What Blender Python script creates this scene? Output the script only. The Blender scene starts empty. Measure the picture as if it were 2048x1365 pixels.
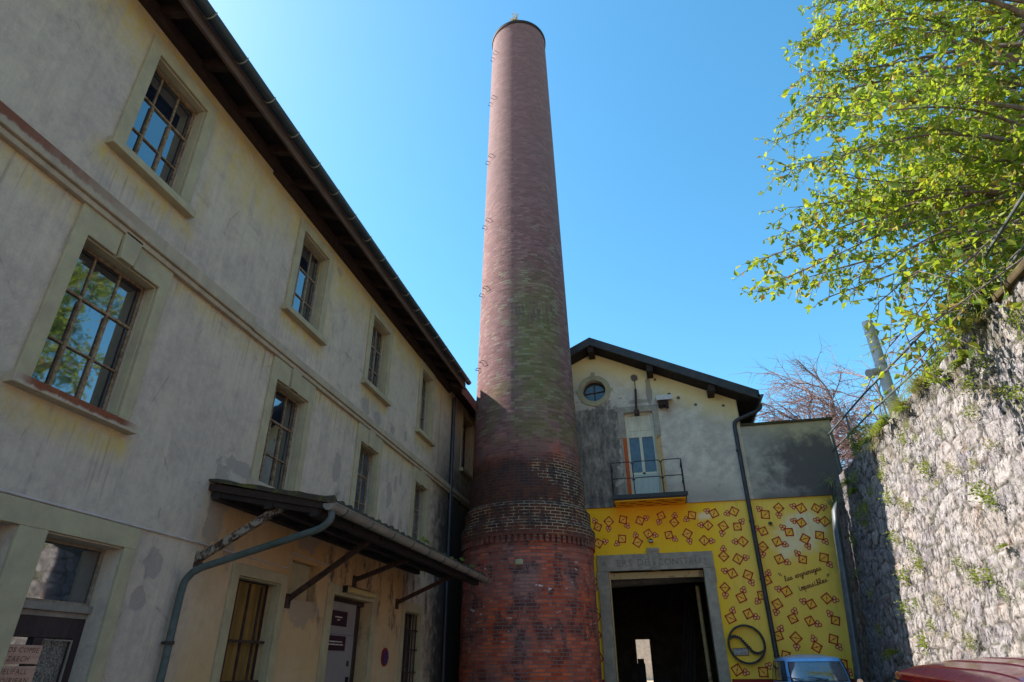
import bpy, math, random
import numpy as np
from mathutils import Vector, Matrix, noise as mnoise
from mathutils.geometry import tessellate_polygon
random.seed(7); rng = np.random.default_rng(7)
scene = bpy.context.scene
R_ = math.radians

# ------------------------------------------------------------------ camera
CZ = 1.5
camd = bpy.data.cameras.new('camera'); cam = bpy.data.objects.new('camera', camd)
scene.collection.objects.link(cam); scene.camera = cam
cr = Vector((0.97569024, 0.21905402, -0.00662529)); cu = Vector((0.10881331, -0.45798177, 0.88227681)); cf = Vector((-0.19023202, 0.86154979, 0.47068433))
M = Matrix((cr, cu, -cf)).transposed().to_4x4(); M.translation = Vector((0, 0, CZ)); cam.matrix_world = M
camd.sensor_width = 36; camd.lens = 21.596; camd.clip_end = 2000; camd.clip_start = 0.05

# ------------------------------------------------------------------ sky and sun
SUN_EL, SUN_AZ = R_(45), R_(-85)        # azimuth measured from +Y towards +X
world = bpy.data.worlds.new('World'); scene.world = world; world.use_nodes = True
wn = world.node_tree; wn.nodes.clear()
wo = wn.nodes.new('ShaderNodeOutputWorld'); bg = wn.nodes.new('ShaderNodeBackground'); sky = wn.nodes.new('ShaderNodeTexSky')
sky.sky_type = 'NISHITA'; sky.sun_disc = False; sky.sun_elevation = SUN_EL; sky.sun_rotation = SUN_AZ
sky.altitude = 300; sky.air_density = 1.0; sky.dust_density = 0.7; sky.ozone_density = 2.5
hs = wn.nodes.new('ShaderNodeHueSaturation'); hs.inputs['Saturation'].default_value = 1.24; hs.inputs['Hue'].default_value = 0.480
bg.inputs['Strength'].default_value = 0.138
wn.links.new(sky.outputs[0], hs.inputs['Color']); wn.links.new(hs.outputs[0], bg.inputs['Color']); wn.links.new(bg.outputs[0], wo.inputs['Surface'])
sd = bpy.data.lights.new('sun', 'SUN'); sd.energy = 4.6; sd.angle = R_(0.5); sd.color = (1, 0.95, 0.87)
sun = bpy.data.objects.new('sun', sd); scene.collection.objects.link(sun)
sdir = Vector((math.sin(SUN_AZ) * math.cos(SUN_EL), math.cos(SUN_AZ) * math.cos(SUN_EL), math.sin(SUN_EL)))
sun.rotation_euler = sdir.to_track_quat('Z', 'Y').to_euler(); sun.location = (-30, 5, 40)
scene.view_settings.view_transform = 'Standard'; scene.view_settings.look = 'None'
scene.view_settings.exposure = 1.25; scene.view_settings.gamma = 1
scene.render.engine = 'CYCLES'; scene.cycles.max_bounces = 8

# ------------------------------------------------------------------ helpers
ORG = {}
class MB:
    def __init__(s): s.v = []; s.f = []; s.uv = None
    def add(s, vs, fs):
        o = len(s.v); s.v += [tuple(v) for v in vs]; s.f += [tuple(i + o for i in f) for f in fs]; return s
    def box(s, x0, x1, y0, y1, z0, z1):
        if x0 > x1: x0, x1 = x1, x0
        if y0 > y1: y0, y1 = y1, y0
        if z0 > z1: z0, z1 = z1, z0
        return s.add([(x0,y0,z0),(x1,y0,z0),(x1,y1,z0),(x0,y1,z0),(x0,y0,z1),(x1,y0,z1),(x1,y1,z1),(x0,y1,z1)],
            [(0,3,2,1),(4,5,6,7),(0,1,5,4),(1,2,6,5),(2,3,7,6),(3,0,4,7)])
    def bar(s, a, b, w, h, up=(0,0,1)):
        a = Vector(a); b = Vector(b); d = (b - a).normalized(); u = Vector(up)
        if abs(d.dot(u)) > .98: u = Vector((1,0,0))
        r = d.cross(u).normalized() * w / 2; t = r.cross(d).normalized() * h / 2
        vs = [a-r-t, a+r-t, a+r+t, a-r+t, b-r-t, b+r-t, b+r+t, b-r+t]
        return s.add(vs, [(0,1,2,3),(7,6,5,4),(0,4,5,1),(1,5,6,2),(2,6,7,3),(3,7,4,0)])
    def tube(s, pts, r, n=10, cap=True, closed=False):
        pts = [Vector(p) for p in pts]; m = len(pts)
        rr = r if isinstance(r, (list, tuple)) else [r] * m
        o = len(s.v); pu = None
        for i, p in enumerate(pts):
            if closed: d = pts[(i+1) % m] - pts[i-1]
            else: d = pts[min(i+1, m-1)] - pts[max(i-1, 0)]
            if d.length < 1e-9: d = Vector((0,0,1))
            d.normalize()
            if pu is None: pu = Vector((0,0,1)) if abs(d.z) < .9 else Vector((1,0,0))
            u = (pu - d * pu.dot(d))
            if u.length < 1e-6: u = d.orthogonal()
            u.normalize(); w = d.cross(u); pu = u
            for k in range(n):
                a = 2 * math.pi * k / n; q = p + (u * math.cos(a) + w * math.sin(a)) * rr[i]; s.v.append(tuple(q))
        for i in range(m if closed else m - 1):
            j = (i + 1) % m
            for k in range(n):
                l = (k + 1) % n; s.f.append((o+i*n+k, o+i*n+l, o+j*n+l, o+j*n+k))
        if cap and not closed:
            s.f.append(tuple(o + k for k in reversed(range(n)))); s.f.append(tuple(o + (m-1)*n + k for k in range(n)))
        return s
    def disc(s, c, r, axis='y', t=.01, n=24):
        c = Vector(c); d = {'x':Vector((1,0,0)),'y':Vector((0,1,0)),'z':Vector((0,0,1))}[axis]
        return s.tube([c - d*t/2, c + d*t/2], r, n)
    def poly(s, pts): return s.add(pts, [tuple(range(len(pts)))])
def curve_pts(p, k=8):
    "Catmull-Rom through points"
    p = [Vector(q) for q in p]; out = []
    q = [p[0]*2 - p[1]] + p + [p[-1]*2 - p[-2]]
    for i in range(1, len(q) - 2):
        a, b, c, d = q[i-1], q[i], q[i+1], q[i+2]
        for j in range(k):
            t = j / k
            out.append(.5*((2*b) + (c-a)*t + (2*a-5*b+4*c-d)*t*t + (3*b-a-3*c+d)*t*t*t))
    out.append(p[-1]); return out
def build(name, mb, mat, parent=None, label=None, smooth=False, bevel=0, local=False):
    me = bpy.data.meshes.new(name)
    org = ORG.get(parent.name, Vector((0,0,0))) if parent is not None and not local else Vector((0,0,0))
    vs = mb.v if org.length == 0 else [(v[0]-org.x, v[1]-org.y, v[2]-org.z) for v in mb.v]
    me.from_pydata(vs, [], mb.f); me.update()
    if mb.uv is not None:
        uvl = me.uv_layers.new(name='UVMap'); uvl.data.foreach_set('uv', np.asarray(mb.uv, dtype=np.float32).ravel())
    if smooth:
        me.polygons.foreach_set('use_smooth', [True] * len(me.polygons))
        try: me.set_sharp_from_angle(angle=R_(smooth if smooth is not True else 40))
        except Exception: pass
    for m in (mat if isinstance(mat, list) else [mat]): me.materials.append(m)
    o = bpy.data.objects.new(name, me); scene.collection.objects.link(o)
    if parent is not None: o.parent = parent; ORG[o.name] = org
    if label: o['label'] = label
    if bevel:
        b = o.modifiers.new('bevel', 'BEVEL'); b.width = bevel; b.segments = 2; b.limit_method = 'ANGLE'; b.angle_limit = R_(50)
    return o
def tag(o, label=None, cat=None, group=None, kind=None):
    if label: o['label'] = label
    if cat: o['category'] = cat
    if group: o['group'] = group
    if kind: o['kind'] = kind
    return o
def thing(name, label, cat, loc=(0,0,0), rotz=0, group=None):
    o = bpy.data.objects.new(name, None); scene.collection.objects.link(o)
    o.location = loc; o.rotation_euler = (0,0,rotz); o.empty_display_size = .2
    ORG[o.name] = Vector(loc) if rotz == 0 else Vector((0,0,0))
    return tag(o, label, cat, group)
def copy_thing(o, loc, rot, scale, label=None):
    r = o.copy(); scene.collection.objects.link(r); r.location = loc; r.rotation_euler = rot; r.scale = (scale,)*3
    if label: r['label'] = label
    for ch in list(o.children):
        c = ch.copy(); scene.collection.objects.link(c); c.parent = r
    return r

WARM = (1.17, 0.985, 0.84)
class N:
    "material node helper"
    warm = True
    def __init__(s, name, rough=.8, spec=.3, metal=0.0):
        s.m = bpy.data.materials.new(name); s.m.use_nodes = True; s.t = s.m.node_tree
        s.b = s.t.nodes['Principled BSDF']; s.b.inputs['Roughness'].default_value = rough
        s.b.inputs['Specular IOR Level'].default_value = spec; s.b.inputs['Metallic'].default_value = metal
        s._pos = None
    def set(s, sock, v):
        if isinstance(v, bpy.types.NodeSocket): s.t.links.new(v, sock)
        elif isinstance(v, (tuple, list)):
            sock.default_value = tuple(v) + ((1,) if len(v) == 3 and len(sock.default_value) == 4 else ())
        else: sock.default_value = v
    def pos(s):
        if s._pos is None: s._pos = s.t.nodes.new('ShaderNodeNewGeometry').outputs['Position']
        return s._pos
    def obj(s): return s.t.nodes.new('ShaderNodeTexCoord').outputs['Object']
    def xyz(s, v=None):
        n = s.t.nodes.new('ShaderNodeSeparateXYZ'); s.set(n.inputs[0], v or s.pos()); return n.outputs
    def sc(s, v, sx, sy, sz, loc=(0,0,0)):
        n = s.t.nodes.new('ShaderNodeMapping'); s.set(n.inputs[0], v or s.pos()); n.inputs['Scale'].default_value = (sx,sy,sz); n.inputs['Location'].default_value = loc; return n.outputs[0]
    def noise(s, v=None, scale=5, detail=4, rough=.6, dist=0):
        n = s.t.nodes.new('ShaderNodeTexNoise'); s.set(n.inputs['Vector'], v or s.pos()); n.inputs['Scale'].default_value = scale
        n.inputs['Detail'].default_value = detail; n.inputs['Roughness'].default_value = rough; n.inputs['Distortion'].default_value = dist; return n.outputs['Fac']
    def ramp(s, f, stops, interp='LINEAR'):
        n = s.t.nodes.new('ShaderNodeValToRGB'); s.set(n.inputs[0], f); cr_ = n.color_ramp; cr_.interpolation = interp
        while len(cr_.elements) < len(stops): cr_.elements.new(.5)
        for e, (p, c) in zip(cr_.elements, stops):
            e.position = p; e.color = (c, c, c, 1) if isinstance(c, (int, float)) else tuple(c) + (1,)
        return n.outputs[0]
    def mix(s, f, a, b, blend='MIX'):
        n = s.t.nodes.new('ShaderNodeMix'); n.data_type = 'RGBA'; n.blend_type = blend
        s.set(n.inputs[0], f); s.set(n.inputs[6], a); s.set(n.inputs[7], b); return n.outputs[2]
    def math(s, op, a, b=0.0, clamp=False):
        n = s.t.nodes.new('ShaderNodeMath'); n.operation = op; n.use_clamp = clamp; s.set(n.inputs[0], a); s.set(n.inputs[1], b); return n.outputs[0]
    def mr(s, v, a, b, c=0.0, d=1.0, smooth=True):
        n = s.t.nodes.new('ShaderNodeMapRange'); n.interpolation_type = 'SMOOTHSTEP' if smooth else 'LINEAR'
        s.set(n.inputs[0], v)
        for i, k in zip((1,2,3,4), (a,b,c,d)): n.inputs[i].default_value = k
        return n.outputs[0]
    def rect(s, u, v, u0, u1, v0, v1, soft=.1):
        m = s.math('MULTIPLY', s.mr(u, u0-soft, u0+soft), s.mr(u, u1-soft, u1+soft, 1, 0))
        k = s.math('MULTIPLY', s.mr(v, v0-soft, v0+soft), s.mr(v, v1-soft, v1+soft, 1, 0))
        return s.math('MULTIPLY', m, k)
    def ell(s, u, v, cu_, cv, ru, rv, wob=None, soft=.15):
        a = s.math('DIVIDE', s.math('SUBTRACT', u, cu_), ru); b = s.math('DIVIDE', s.math('SUBTRACT', v, cv), rv)
        d = s.math('SQRT', s.math('ADD', s.math('MULTIPLY', a, a), s.math('MULTIPLY', b, b)))
        if wob is not None: d = s.math('ADD', d, s.math('MULTIPLY', s.math('SUBTRACT', wob, .5), 2.2))
        return s.mr(d, 1 - soft, 1 + soft, 1, 0)
    def bump(s, h, strength=.5, dist=.02):
        n = s.t.nodes.new('ShaderNodeBump'); s.set(n.inputs['Height'], h); n.inputs['Strength'].default_value = strength; n.inputs['Distance'].default_value = dist
        s.t.links.new(n.outputs[0], s.b.inputs['Normal']); return n
    def col(s, c):
        if s.warm: c = s.mix(1.0, c, WARM, 'MULTIPLY')
        s.set(s.b.inputs['Base Color'], c); return s
    def rgh(s, c): s.set(s.b.inputs['Roughness'], c); return s
def simple(name, c, c2=None, rough=.7, scale=8, spec=.3, metal=0, bump=0, stretch=(1,1,1), detail=5, stops=(.35,.65)):
    n = N(name, rough, spec, metal); c2 = c2 or tuple(x*.7 for x in c)
    f = n.noise(n.sc(None, *stretch), scale, detail, .65)
    n.col(n.ramp(f, [(stops[0], c), (stops[1], c2)]))
    if bump: n.bump(f, bump, .01)
    return n.m

# ------------------------------------------------------------------ materials
def plaster_left():
    n = N('plaster_left', .9, .2); x, y, z = n.xyz()
    big = n.noise(n.sc(None, 1,.55,.8), .9, 6, .62); med = n.noise(None, 3.2, 6, .65); fine = n.noise(None, 38, 4, .7)
    streak = n.noise(n.sc(None, 1, 7, .45), 1.6, 5, .6); wob = n.noise(None, 5, 4, .6)
    c = n.mix(n.ramp(big, [(.38, 0), (.62, 1)]), (.38,.35,.335), (.47,.435,.385))
    c = n.mix(n.ramp(med, [(.42, 0), (.68, .6)]), c, (.26,.238,.24)); c = n.mix(n.ramp(n.noise(None, 11, 6, .75), [(.40,0),(.62,.3)]), c, (.58,.52,.45))
    c = n.mix(n.math('MULTIPLY', n.ramp(streak, [(.5, 0), (.75, 1)]), .35), c, (.28,.255,.25))
    c = n.mix(n.math('MULTIPLY', n.ramp(streak, [(.25, 1), (.42, 0)]), .35), c, (.60,.55,.46))
    # cracks and pits of pale render
    vr = n.t.nodes.new('ShaderNodeTexVoronoi'); vr.feature = 'DISTANCE_TO_EDGE'; vr.inputs['Scale'].default_value = .55
    n.set(vr.inputs['Vector'], n.mix(.12, n.pos(), n.t.nodes.new('ShaderNodeTexNoise').outputs['Color'], 'ADD'))
    crack = n.math('MULTIPLY', n.mr(vr.outputs[0], 0, .006, 1, 0), n.ramp(med, [(.5, 0), (.6, .55)]))
    c = n.mix(crack, c, (.14,.12,.12))
    # ochre lime wash surviving under the eave, course and sills
    och = n.mr(n.math('ADD', z, n.math('MULTIPLY', n.math('SUBTRACT', big, .5), 2.0)), CZ+5.5, CZ+6.45)
    och = n.math('MAXIMUM', och, n.math('MULTIPLY', n.rect(y, z, -9, 30, CZ+3.72, CZ+4.05, .16), n.ramp(med, [(.35, .9), (.65, .35)])))
    for (a, b) in ((3.45,4.9),(6.85,8.15),(9.6,10.8),(12.4,13.5)):
        och = n.math('MAXIMUM', och, n.rect(y, z, a, b, CZ+4.50, CZ+4.75, .12))
        och = n.math('MAXIMUM', och, n.rect(y, z, a, b, CZ+1.82, CZ+2.1, .12))
        och = n.math('MAXIMUM', och, n.math('MULTIPLY', n.rect(y, z, b-.05, b+.12, CZ+4.8, CZ+6.6, .08), .5))
    och = n.math('MULTIPLY', och, n.math('MULTIPLY', n.ramp(streak, [(.3, 1), (.7, .25)]), n.ramp(n.noise(None, 6, 7, .75), [(.36,.25),(.58,1)])))
    c = n.mix(n.math('MULTIPLY', och, 1.0), c, (.46,.37,.10))
    # orange render below the canopy
    org = n.math('MULTIPLY', n.rect(y, n.math('ADD', z, n.math('MULTIPLY', wob, .5)), 6.3, 12.4, CZ-3, CZ+2.1, .25), n.ramp(big, [(.3, 1), (.75, .35)]))
    c = n.mix(n.math('MULTIPLY', org, .9), c, (.46,.33,.16))
    c = n.mix(n.math('MULTIPLY', n.math('MULTIPLY', org, n.mr(z, CZ+.9, CZ+1.6)), .75), c, (.50,.265,.08))
    # black weeping patches near the canopy and the stack
    soot = n.math('MULTIPLY', n.mr(n.math('ADD', y, n.math('MULTIPLY', wob, 2.2)), 14.4, 15.9), n.mr(n.math('ADD', z, n.math('MULTIPLY', wob, 2.0)), CZ+6.6, CZ+4.6))
    c = n.mix(n.math('MULTIPLY', soot, .92), c, (.035,.032,.035))
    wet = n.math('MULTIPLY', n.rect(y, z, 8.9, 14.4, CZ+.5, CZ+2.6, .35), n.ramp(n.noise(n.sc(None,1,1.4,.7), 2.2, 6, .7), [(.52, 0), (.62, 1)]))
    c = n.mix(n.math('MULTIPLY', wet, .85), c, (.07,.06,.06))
    # run-off streaks under sills
    rs = n.ramp(n.noise(n.sc(None, 1, 16, .5), 1.4, 5, .6), [(.50, 0), (.62, 1)]); rm = None
    for (a, b) in ((3.4,4.95),(6.8,8.2),(9.5,10.9),(12.3,13.6)):
        for (zb, ln) in ((4.62, .75),(2.0, 1.0)):
            q = n.math('MULTIPLY', n.rect(y, z, a, b, CZ+zb-3, CZ+zb, .05), n.mr(z, CZ+zb-ln, CZ+zb-.1, 0, 1)); rm = q if rm is None else n.math('MAXIMUM', rm, q)
    rm = n.math('MAXIMUM', rm, n.math('MULTIPLY', n.mr(z, CZ+3.2, CZ+3.9), n.mr(z, CZ+4.0, CZ+3.95)))
    rs = n.math('MULTIPLY', rs, n.ramp(n.noise(n.sc(None,1,1.3,.6,(4,9,2)), 1.5, 4, .6), [(.42,0),(.62,1)]))
    c = n.mix(n.math('MULTIPLY', n.math('MULTIPLY', rm, rs), .6), c, (.17,.14,.12))
    # grey cement repairs
    pt = None
    for (a, b, ru, rv) in ((6.42,1.78,.17,.5),(6.75,1.25,.1,.18),(5.62,.98,.12,.14),(5.55,.62,.1,.1),(9.9,4.35,.16,.17),(10.45,4.3,.15,.15),(11.2,4.35,.1,.1),(9.1,2.95,.13,.24),(11.3,3.05,.14,.22),(11.55,3.35,.07,.16),(11.8,3.5,.05,.14),(12.0,2.6,.06,.1),(11.9,4.45,.08,.1),(8.55,1.7,.3,.16),(8.65,.75,.42,.2),(6.9,2.25,.6,.09),(8.3,6.35,.1,.1),(15.1,5.9,.09,.4)):
        e = n.ell(y, z, a, CZ+b, ru, rv, wob, .12); pt = e if pt is None else n.math('MAXIMUM', pt, e)
    c = n.mix(n.math('MULTIPLY', pt, .62), c, n.ramp(fine, [(.35, (.20,.195,.205)), (.7, (.27,.26,.265))]))
    c = n.mix(n.ramp(fine, [(.62, 0), (.8, .3)]), c, (.18,.16,.15))
    # light joint strip in the render at the bay line
    c = n.mix(n.math('MULTIPLY', n.rect(y, z, 14.0, 14.06, CZ-3, CZ+6.7, .012), .5), c, (.2,.17,.12))
    n.col(c); n.bump(n.math('ADD', n.math('MULTIPLY', fine, .5), n.math('ADD', med, n.math('MULTIPLY', pt, -.35))), .55, .03)
    return n.m
def plaster_gable():
    n = N('plaster_gable', .9, .2); x, y, z = n.xyz()
    big = n.noise(None, .8, 6, .62); med = n.noise(None, 3.0, 7, .66); fine = n.noise(None, 30, 4, .7)
    c = n.mix(n.ramp(med, [(.38, 0), (.6, 1)]), (.60,.58,.54), (.43,.40,.39)); c = n.mix(n.ramp(fine, [(.5,0),(.72,.5)]), c, (.3,.28,.27))
    top = n.mr(n.math('ADD', n.math('ADD', z, n.math('MULTIPLY', n.math('ABSOLUTE', n.math('ADD', x, 1.26)), .5)), n.math('MULTIPLY', med, .9)), CZ+8.1, CZ+9.0)
    c = n.mix(n.math('MULTIPLY', top, .8), c, (.72,.61,.30))
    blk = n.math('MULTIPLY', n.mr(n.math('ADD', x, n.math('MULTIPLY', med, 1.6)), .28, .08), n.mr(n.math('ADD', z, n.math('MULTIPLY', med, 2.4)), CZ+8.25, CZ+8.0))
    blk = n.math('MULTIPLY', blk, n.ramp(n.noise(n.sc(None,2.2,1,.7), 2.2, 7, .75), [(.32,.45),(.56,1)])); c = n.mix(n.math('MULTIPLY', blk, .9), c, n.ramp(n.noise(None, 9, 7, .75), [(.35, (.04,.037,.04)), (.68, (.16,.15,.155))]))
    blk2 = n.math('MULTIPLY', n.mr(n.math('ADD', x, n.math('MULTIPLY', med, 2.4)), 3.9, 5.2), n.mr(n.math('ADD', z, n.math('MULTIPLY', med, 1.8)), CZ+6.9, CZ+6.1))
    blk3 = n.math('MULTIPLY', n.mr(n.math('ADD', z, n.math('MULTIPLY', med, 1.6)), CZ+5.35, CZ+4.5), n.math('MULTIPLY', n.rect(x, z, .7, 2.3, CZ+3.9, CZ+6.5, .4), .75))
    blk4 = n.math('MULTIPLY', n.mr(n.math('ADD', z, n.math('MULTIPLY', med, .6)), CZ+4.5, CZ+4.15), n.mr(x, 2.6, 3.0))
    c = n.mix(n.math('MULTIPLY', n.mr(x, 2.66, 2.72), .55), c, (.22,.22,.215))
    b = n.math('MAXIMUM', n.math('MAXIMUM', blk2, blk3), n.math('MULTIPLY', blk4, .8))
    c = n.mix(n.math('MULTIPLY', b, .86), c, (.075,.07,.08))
    c = n.mix(n.math('MULTIPLY', n.ell(x, z, .33, CZ+7.25, .09, .42, med, .15), .7), c, (.17,.15,.15))
    c = n.mix(n.math('MULTIPLY', n.ell(x, z, 0.0, CZ+6.95, .3, .08, med, .15), .6), c, (.2,.18,.17))
    for (a, bb, r) in ((1.15,6.95,.05),(1.6,6.7,.04),(2.35,6.6,.04),(.55,7.6,.04),(-.05,7.72,.12),(.9,7.1,.05)):
        c = n.mix(n.ell(x, z, a, CZ+bb, r, r, med, .2), c, (.12,.1,.1))
    n.col(c); n.bump(n.math('ADD', n.math('MULTIPLY', fine, .5), med), .5, .03)
    return n.m
def yellow_paint():
    n = N('yellow_paint', .75, .3); x, y, z = n.xyz()
    big = n.noise(None, .9, 5, .6); med = n.noise(None, 3.5, 6, .65); fine = n.noise(None, 40, 3, .6)
    c = n.mix(n.ramp(big, [(.38, 0), (.62, 1)]), (.92,.57,.012), (.86,.57,.035))
    c = n.mix(n.math('MULTIPLY', n.mr(x, 1.3, 2.2), .45), c, (.80,.62,.20))
    o = n.math('MULTIPLY', n.rect(x, z, -1.5, 1.3, CZ+3.0, CZ+4.4, .6), n.ramp(med, [(.3, 1), (.7, .3)]))
    c = n.mix(n.math('MULTIPLY', o, .85), c, (.90,.42,.008))
    w = n.math('MAXIMUM', n.ell(x, z, 3.7, CZ+3.1, .55, .4, med, .5), n.math('MAXIMUM', n.ell(x, z, 1.4, CZ+3.55, .22, .12, med, .5), n.ell(x, z, 3.3, CZ+2.7, .3, .3, med, .6)))
    c = n.mix(n.math('MULTIPLY', w, .55), c, (.8,.8,.75))
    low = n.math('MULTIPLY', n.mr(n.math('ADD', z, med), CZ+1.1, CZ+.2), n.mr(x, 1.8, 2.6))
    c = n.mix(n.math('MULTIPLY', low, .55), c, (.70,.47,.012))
    st = n.noise(n.sc(None, 6, 1, .8), 2, 4, .6); c = n.mix(n.math('MULTIPLY', n.ramp(st, [(.55, 0), (.75, 1)]), .3), c, (.45,.33,.05))
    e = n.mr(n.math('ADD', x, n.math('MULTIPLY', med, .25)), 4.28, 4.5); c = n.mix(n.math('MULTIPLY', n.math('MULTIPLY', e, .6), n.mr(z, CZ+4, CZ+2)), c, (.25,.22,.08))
    n.col(c); n.bump(n.math('ADD', n.math('MULTIPLY', fine, .3), med), .25, .02)
    return n.m
def brick_mat():
    n = N('chimney_brick', .85, .25); uvn = n.t.nodes.new('ShaderNodeUVMap'); uv = uvn.outputs[0]
    wv = n.t.nodes.new('ShaderNodeTexNoise'); wv.inputs['Scale'].default_value = 9; wv.inputs['Detail'].default_value = 4; n.set(wv.inputs['Vector'], uv)
    uvd = n.mix(.022, uv, wv.outputs['Color'], 'ADD')
    bt = n.t.nodes.new('ShaderNodeTexBrick'); n.set(bt.inputs['Vector'], uvd); bt.inputs['Scale'].default_value = 1
    bt.inputs['Brick Width'].default_value = .235; bt.inputs['Row Height'].default_value = .072; bt.inputs['Mortar Size'].default_value = .009; bt.inputs['Mortar Smooth'].default_value = .15; bt.inputs['Bias'].default_value = 0
    n.set(bt.inputs['Color1'], (0,0,0)); n.set(bt.inputs['Color2'], (1,1,1)); n.set(bt.inputs['Mortar'], (.5,.5,.5))
    rnd = bt.outputs['Color']; mort = bt.outputs['Fac']
    x, y, z = n.xyz(); big = n.noise(n.sc(None,1,1,.6), .8, 6, .65); med = n.noise(None, 2.4, 6, .65); fine = n.noise(None, 28, 4, .7)
    blot = n.noise(n.sc(None,1,1,.75), 3.4, 5, .65)
    wb = n.math('MULTIPLY', n.math('SUBTRACT', med, .5), 3.0)
    up = n.mr(n.math('ADD', z, wb), CZ+4.0, CZ+5.2)
    # lower drum: strong red bricks with violet soot; shaft: rose and brown bricks
    lowc = n.mix(n.ramp(big, [(.40, 0), (.60, 1)]), n.mix(rnd, (.38,.05,.018), (.66,.13,.035)), n.mix(rnd, (.14,.075,.085), (.30,.16,.16)))
    lowc = n.mix(n.math('MULTIPLY', n.ramp(blot, [(.50, 0), (.60, 1)]), .8), lowc, (.045,.026,.035))
    shaft = n.mix(rnd, (.135,.064,.07), (.29,.15,.16))
    shaft = n.mix(n.math('MULTIPLY', n.ramp(med, [(.45, 0), (.7, 1)]), .7), shaft, n.mix(rnd, (.22,.065,.052), (.085,.05,.06)))
    shaft = n.mix(n.math('MULTIPLY', n.mr(z, CZ+9, CZ+15), .45), shaft, (.155,.11,.13))
    # moss and pale green bricks on the courtyard side
    mz = n.math('MULTIPLY', n.mr(n.math('ADD', z, wb), CZ+4.5, CZ+6.3), n.mr(n.math('ADD', z, wb), CZ+10.8, CZ+8.3))
    mx = n.math('MULTIPLY', n.mr(n.math('ADD', x, n.math('MULTIPLY', n.math('SUBTRACT', med, .5), 1.2)), -3.3, -2.75), n.mr(x, -1.75, -2.15))
    moss = n.math('MULTIPLY', n.math('MULTIPLY', mz, mx), n.ramp(blot, [(.3, .35), (.55, 1)]))
    moss2 = n.math('MULTIPLY', n.math('MULTIPLY', n.mr(z, CZ+4.6, CZ+5.2), n.mr(z, CZ+6.9, CZ+6.1)), n.math('MULTIPLY', n.mr(x, -4.2, -3.5), n.ramp(med, [(.4, 0), (.6, .8)])))
    shaft = n.mix(n.math('MULTIPLY', n.math('MAXIMUM', moss, moss2), .9), shaft, n.mix(rnd, (.10,.115,.025), (.20,.21,.07)))
    spk = n.math('MULTIPLY', n.math('MULTIPLY', n.mr(rnd, .62, .68), n.ramp(blot, [(.5, 0), (.56, 1)])), n.math('MULTIPLY', n.mr(z, CZ+4.8, CZ+5.5), n.mr(z, CZ+12.5, CZ+10)))
    shaft = n.mix(n.math('MULTIPLY', spk, .5), shaft, (.22,.25,.17))
    ds = n.math('MULTIPLY', n.rect(x, z, -3.1, -2.0, CZ+8.25, CZ+8.85, .1), n.ramp(n.noise(n.sc(None,5,5,.8), 3, 4, .6), [(.45, 0), (.6, 1)]))
    shaft = n.mix(n.math('MULTIPLY', ds, .8), shaft, (.07,.055,.05))
    c = n.mix(up, lowc, shaft)
    band = n.math('MULTIPLY', n.mr(n.math('ADD', z, n.math('MULTIPLY', wb, .12)), CZ+2.2, CZ+2.9), n.mr(n.math('ADD', z, n.math('MULTIPLY', wb, .15)), CZ+4.75, CZ+4.25))
    bc = n.mix(n.ramp(blot, [(.42, 0), (.58, 1)]), (.022,.016,.018), n.mix(rnd, (.13,.04,.02), (.05,.025,.02)))
    c = n.mix(n.math('MULTIPLY', band, .93), c, bc)
    mcol = n.mix(up, (.17,.13,.135), (.15,.12,.125))
    lm = n.math('MULTIPLY', n.math('MULTIPLY', band, n.math('MAXIMUM', n.mr(n.math('ADD', x, n.math('MULTIPLY', n.math('SUBTRACT', blot, .5), 2.5)), -2.5, -2.2), n.ramp(fine, [(.66,0),(.7,.8)]))), n.ramp(n.noise(None, 2.6, 3, .5), [(.44, 0), (.52, 1)]))
    lz = n.math('MULTIPLY', n.math('MULTIPLY', n.mr(z, CZ+3.42, CZ+3.36), n.mr(z, CZ+2.66, CZ+2.74)), n.ramp(n.noise(n.sc(None,1,1,.5), 4, 4, .6), [(.44,.1),(.54,.9)]))
    mcol = n.mix(n.math('MAXIMUM', lm, n.math('MULTIPLY', lz, .9)), mcol, (.36,.32,.23))
    sm = n.math('MULTIPLY', n.math('MULTIPLY', band, n.math('SUBTRACT', 1.0, lz)), n.math('MULTIPLY', n.math('SUBTRACT', 1.0, lm), .93)); mcol = n.mix(sm, mcol, (.06,.045,.04))
    c = n.mix(mort, c, mcol)
    wp = n.math('MULTIPLY', n.math('MULTIPLY', n.mr(z, CZ+2.35, CZ+1.9), n.mr(z, CZ-.2, CZ+1.3)), n.ramp(n.noise(n.sc(None,1,1,2.5), 4.5, 3, .5), [(.68, 0), (.70, .9)]))
    c = n.mix(wp, c, (.60,.54,.56))
    n.col(c)
    n.bump(n.math('ADD', n.math('MULTIPLY', mort, -1.0), n.math('ADD', n.math('MULTIPLY', fine, .5), n.math('MULTIPLY', rnd, .35))), .9, .02)
    return n.m
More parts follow.
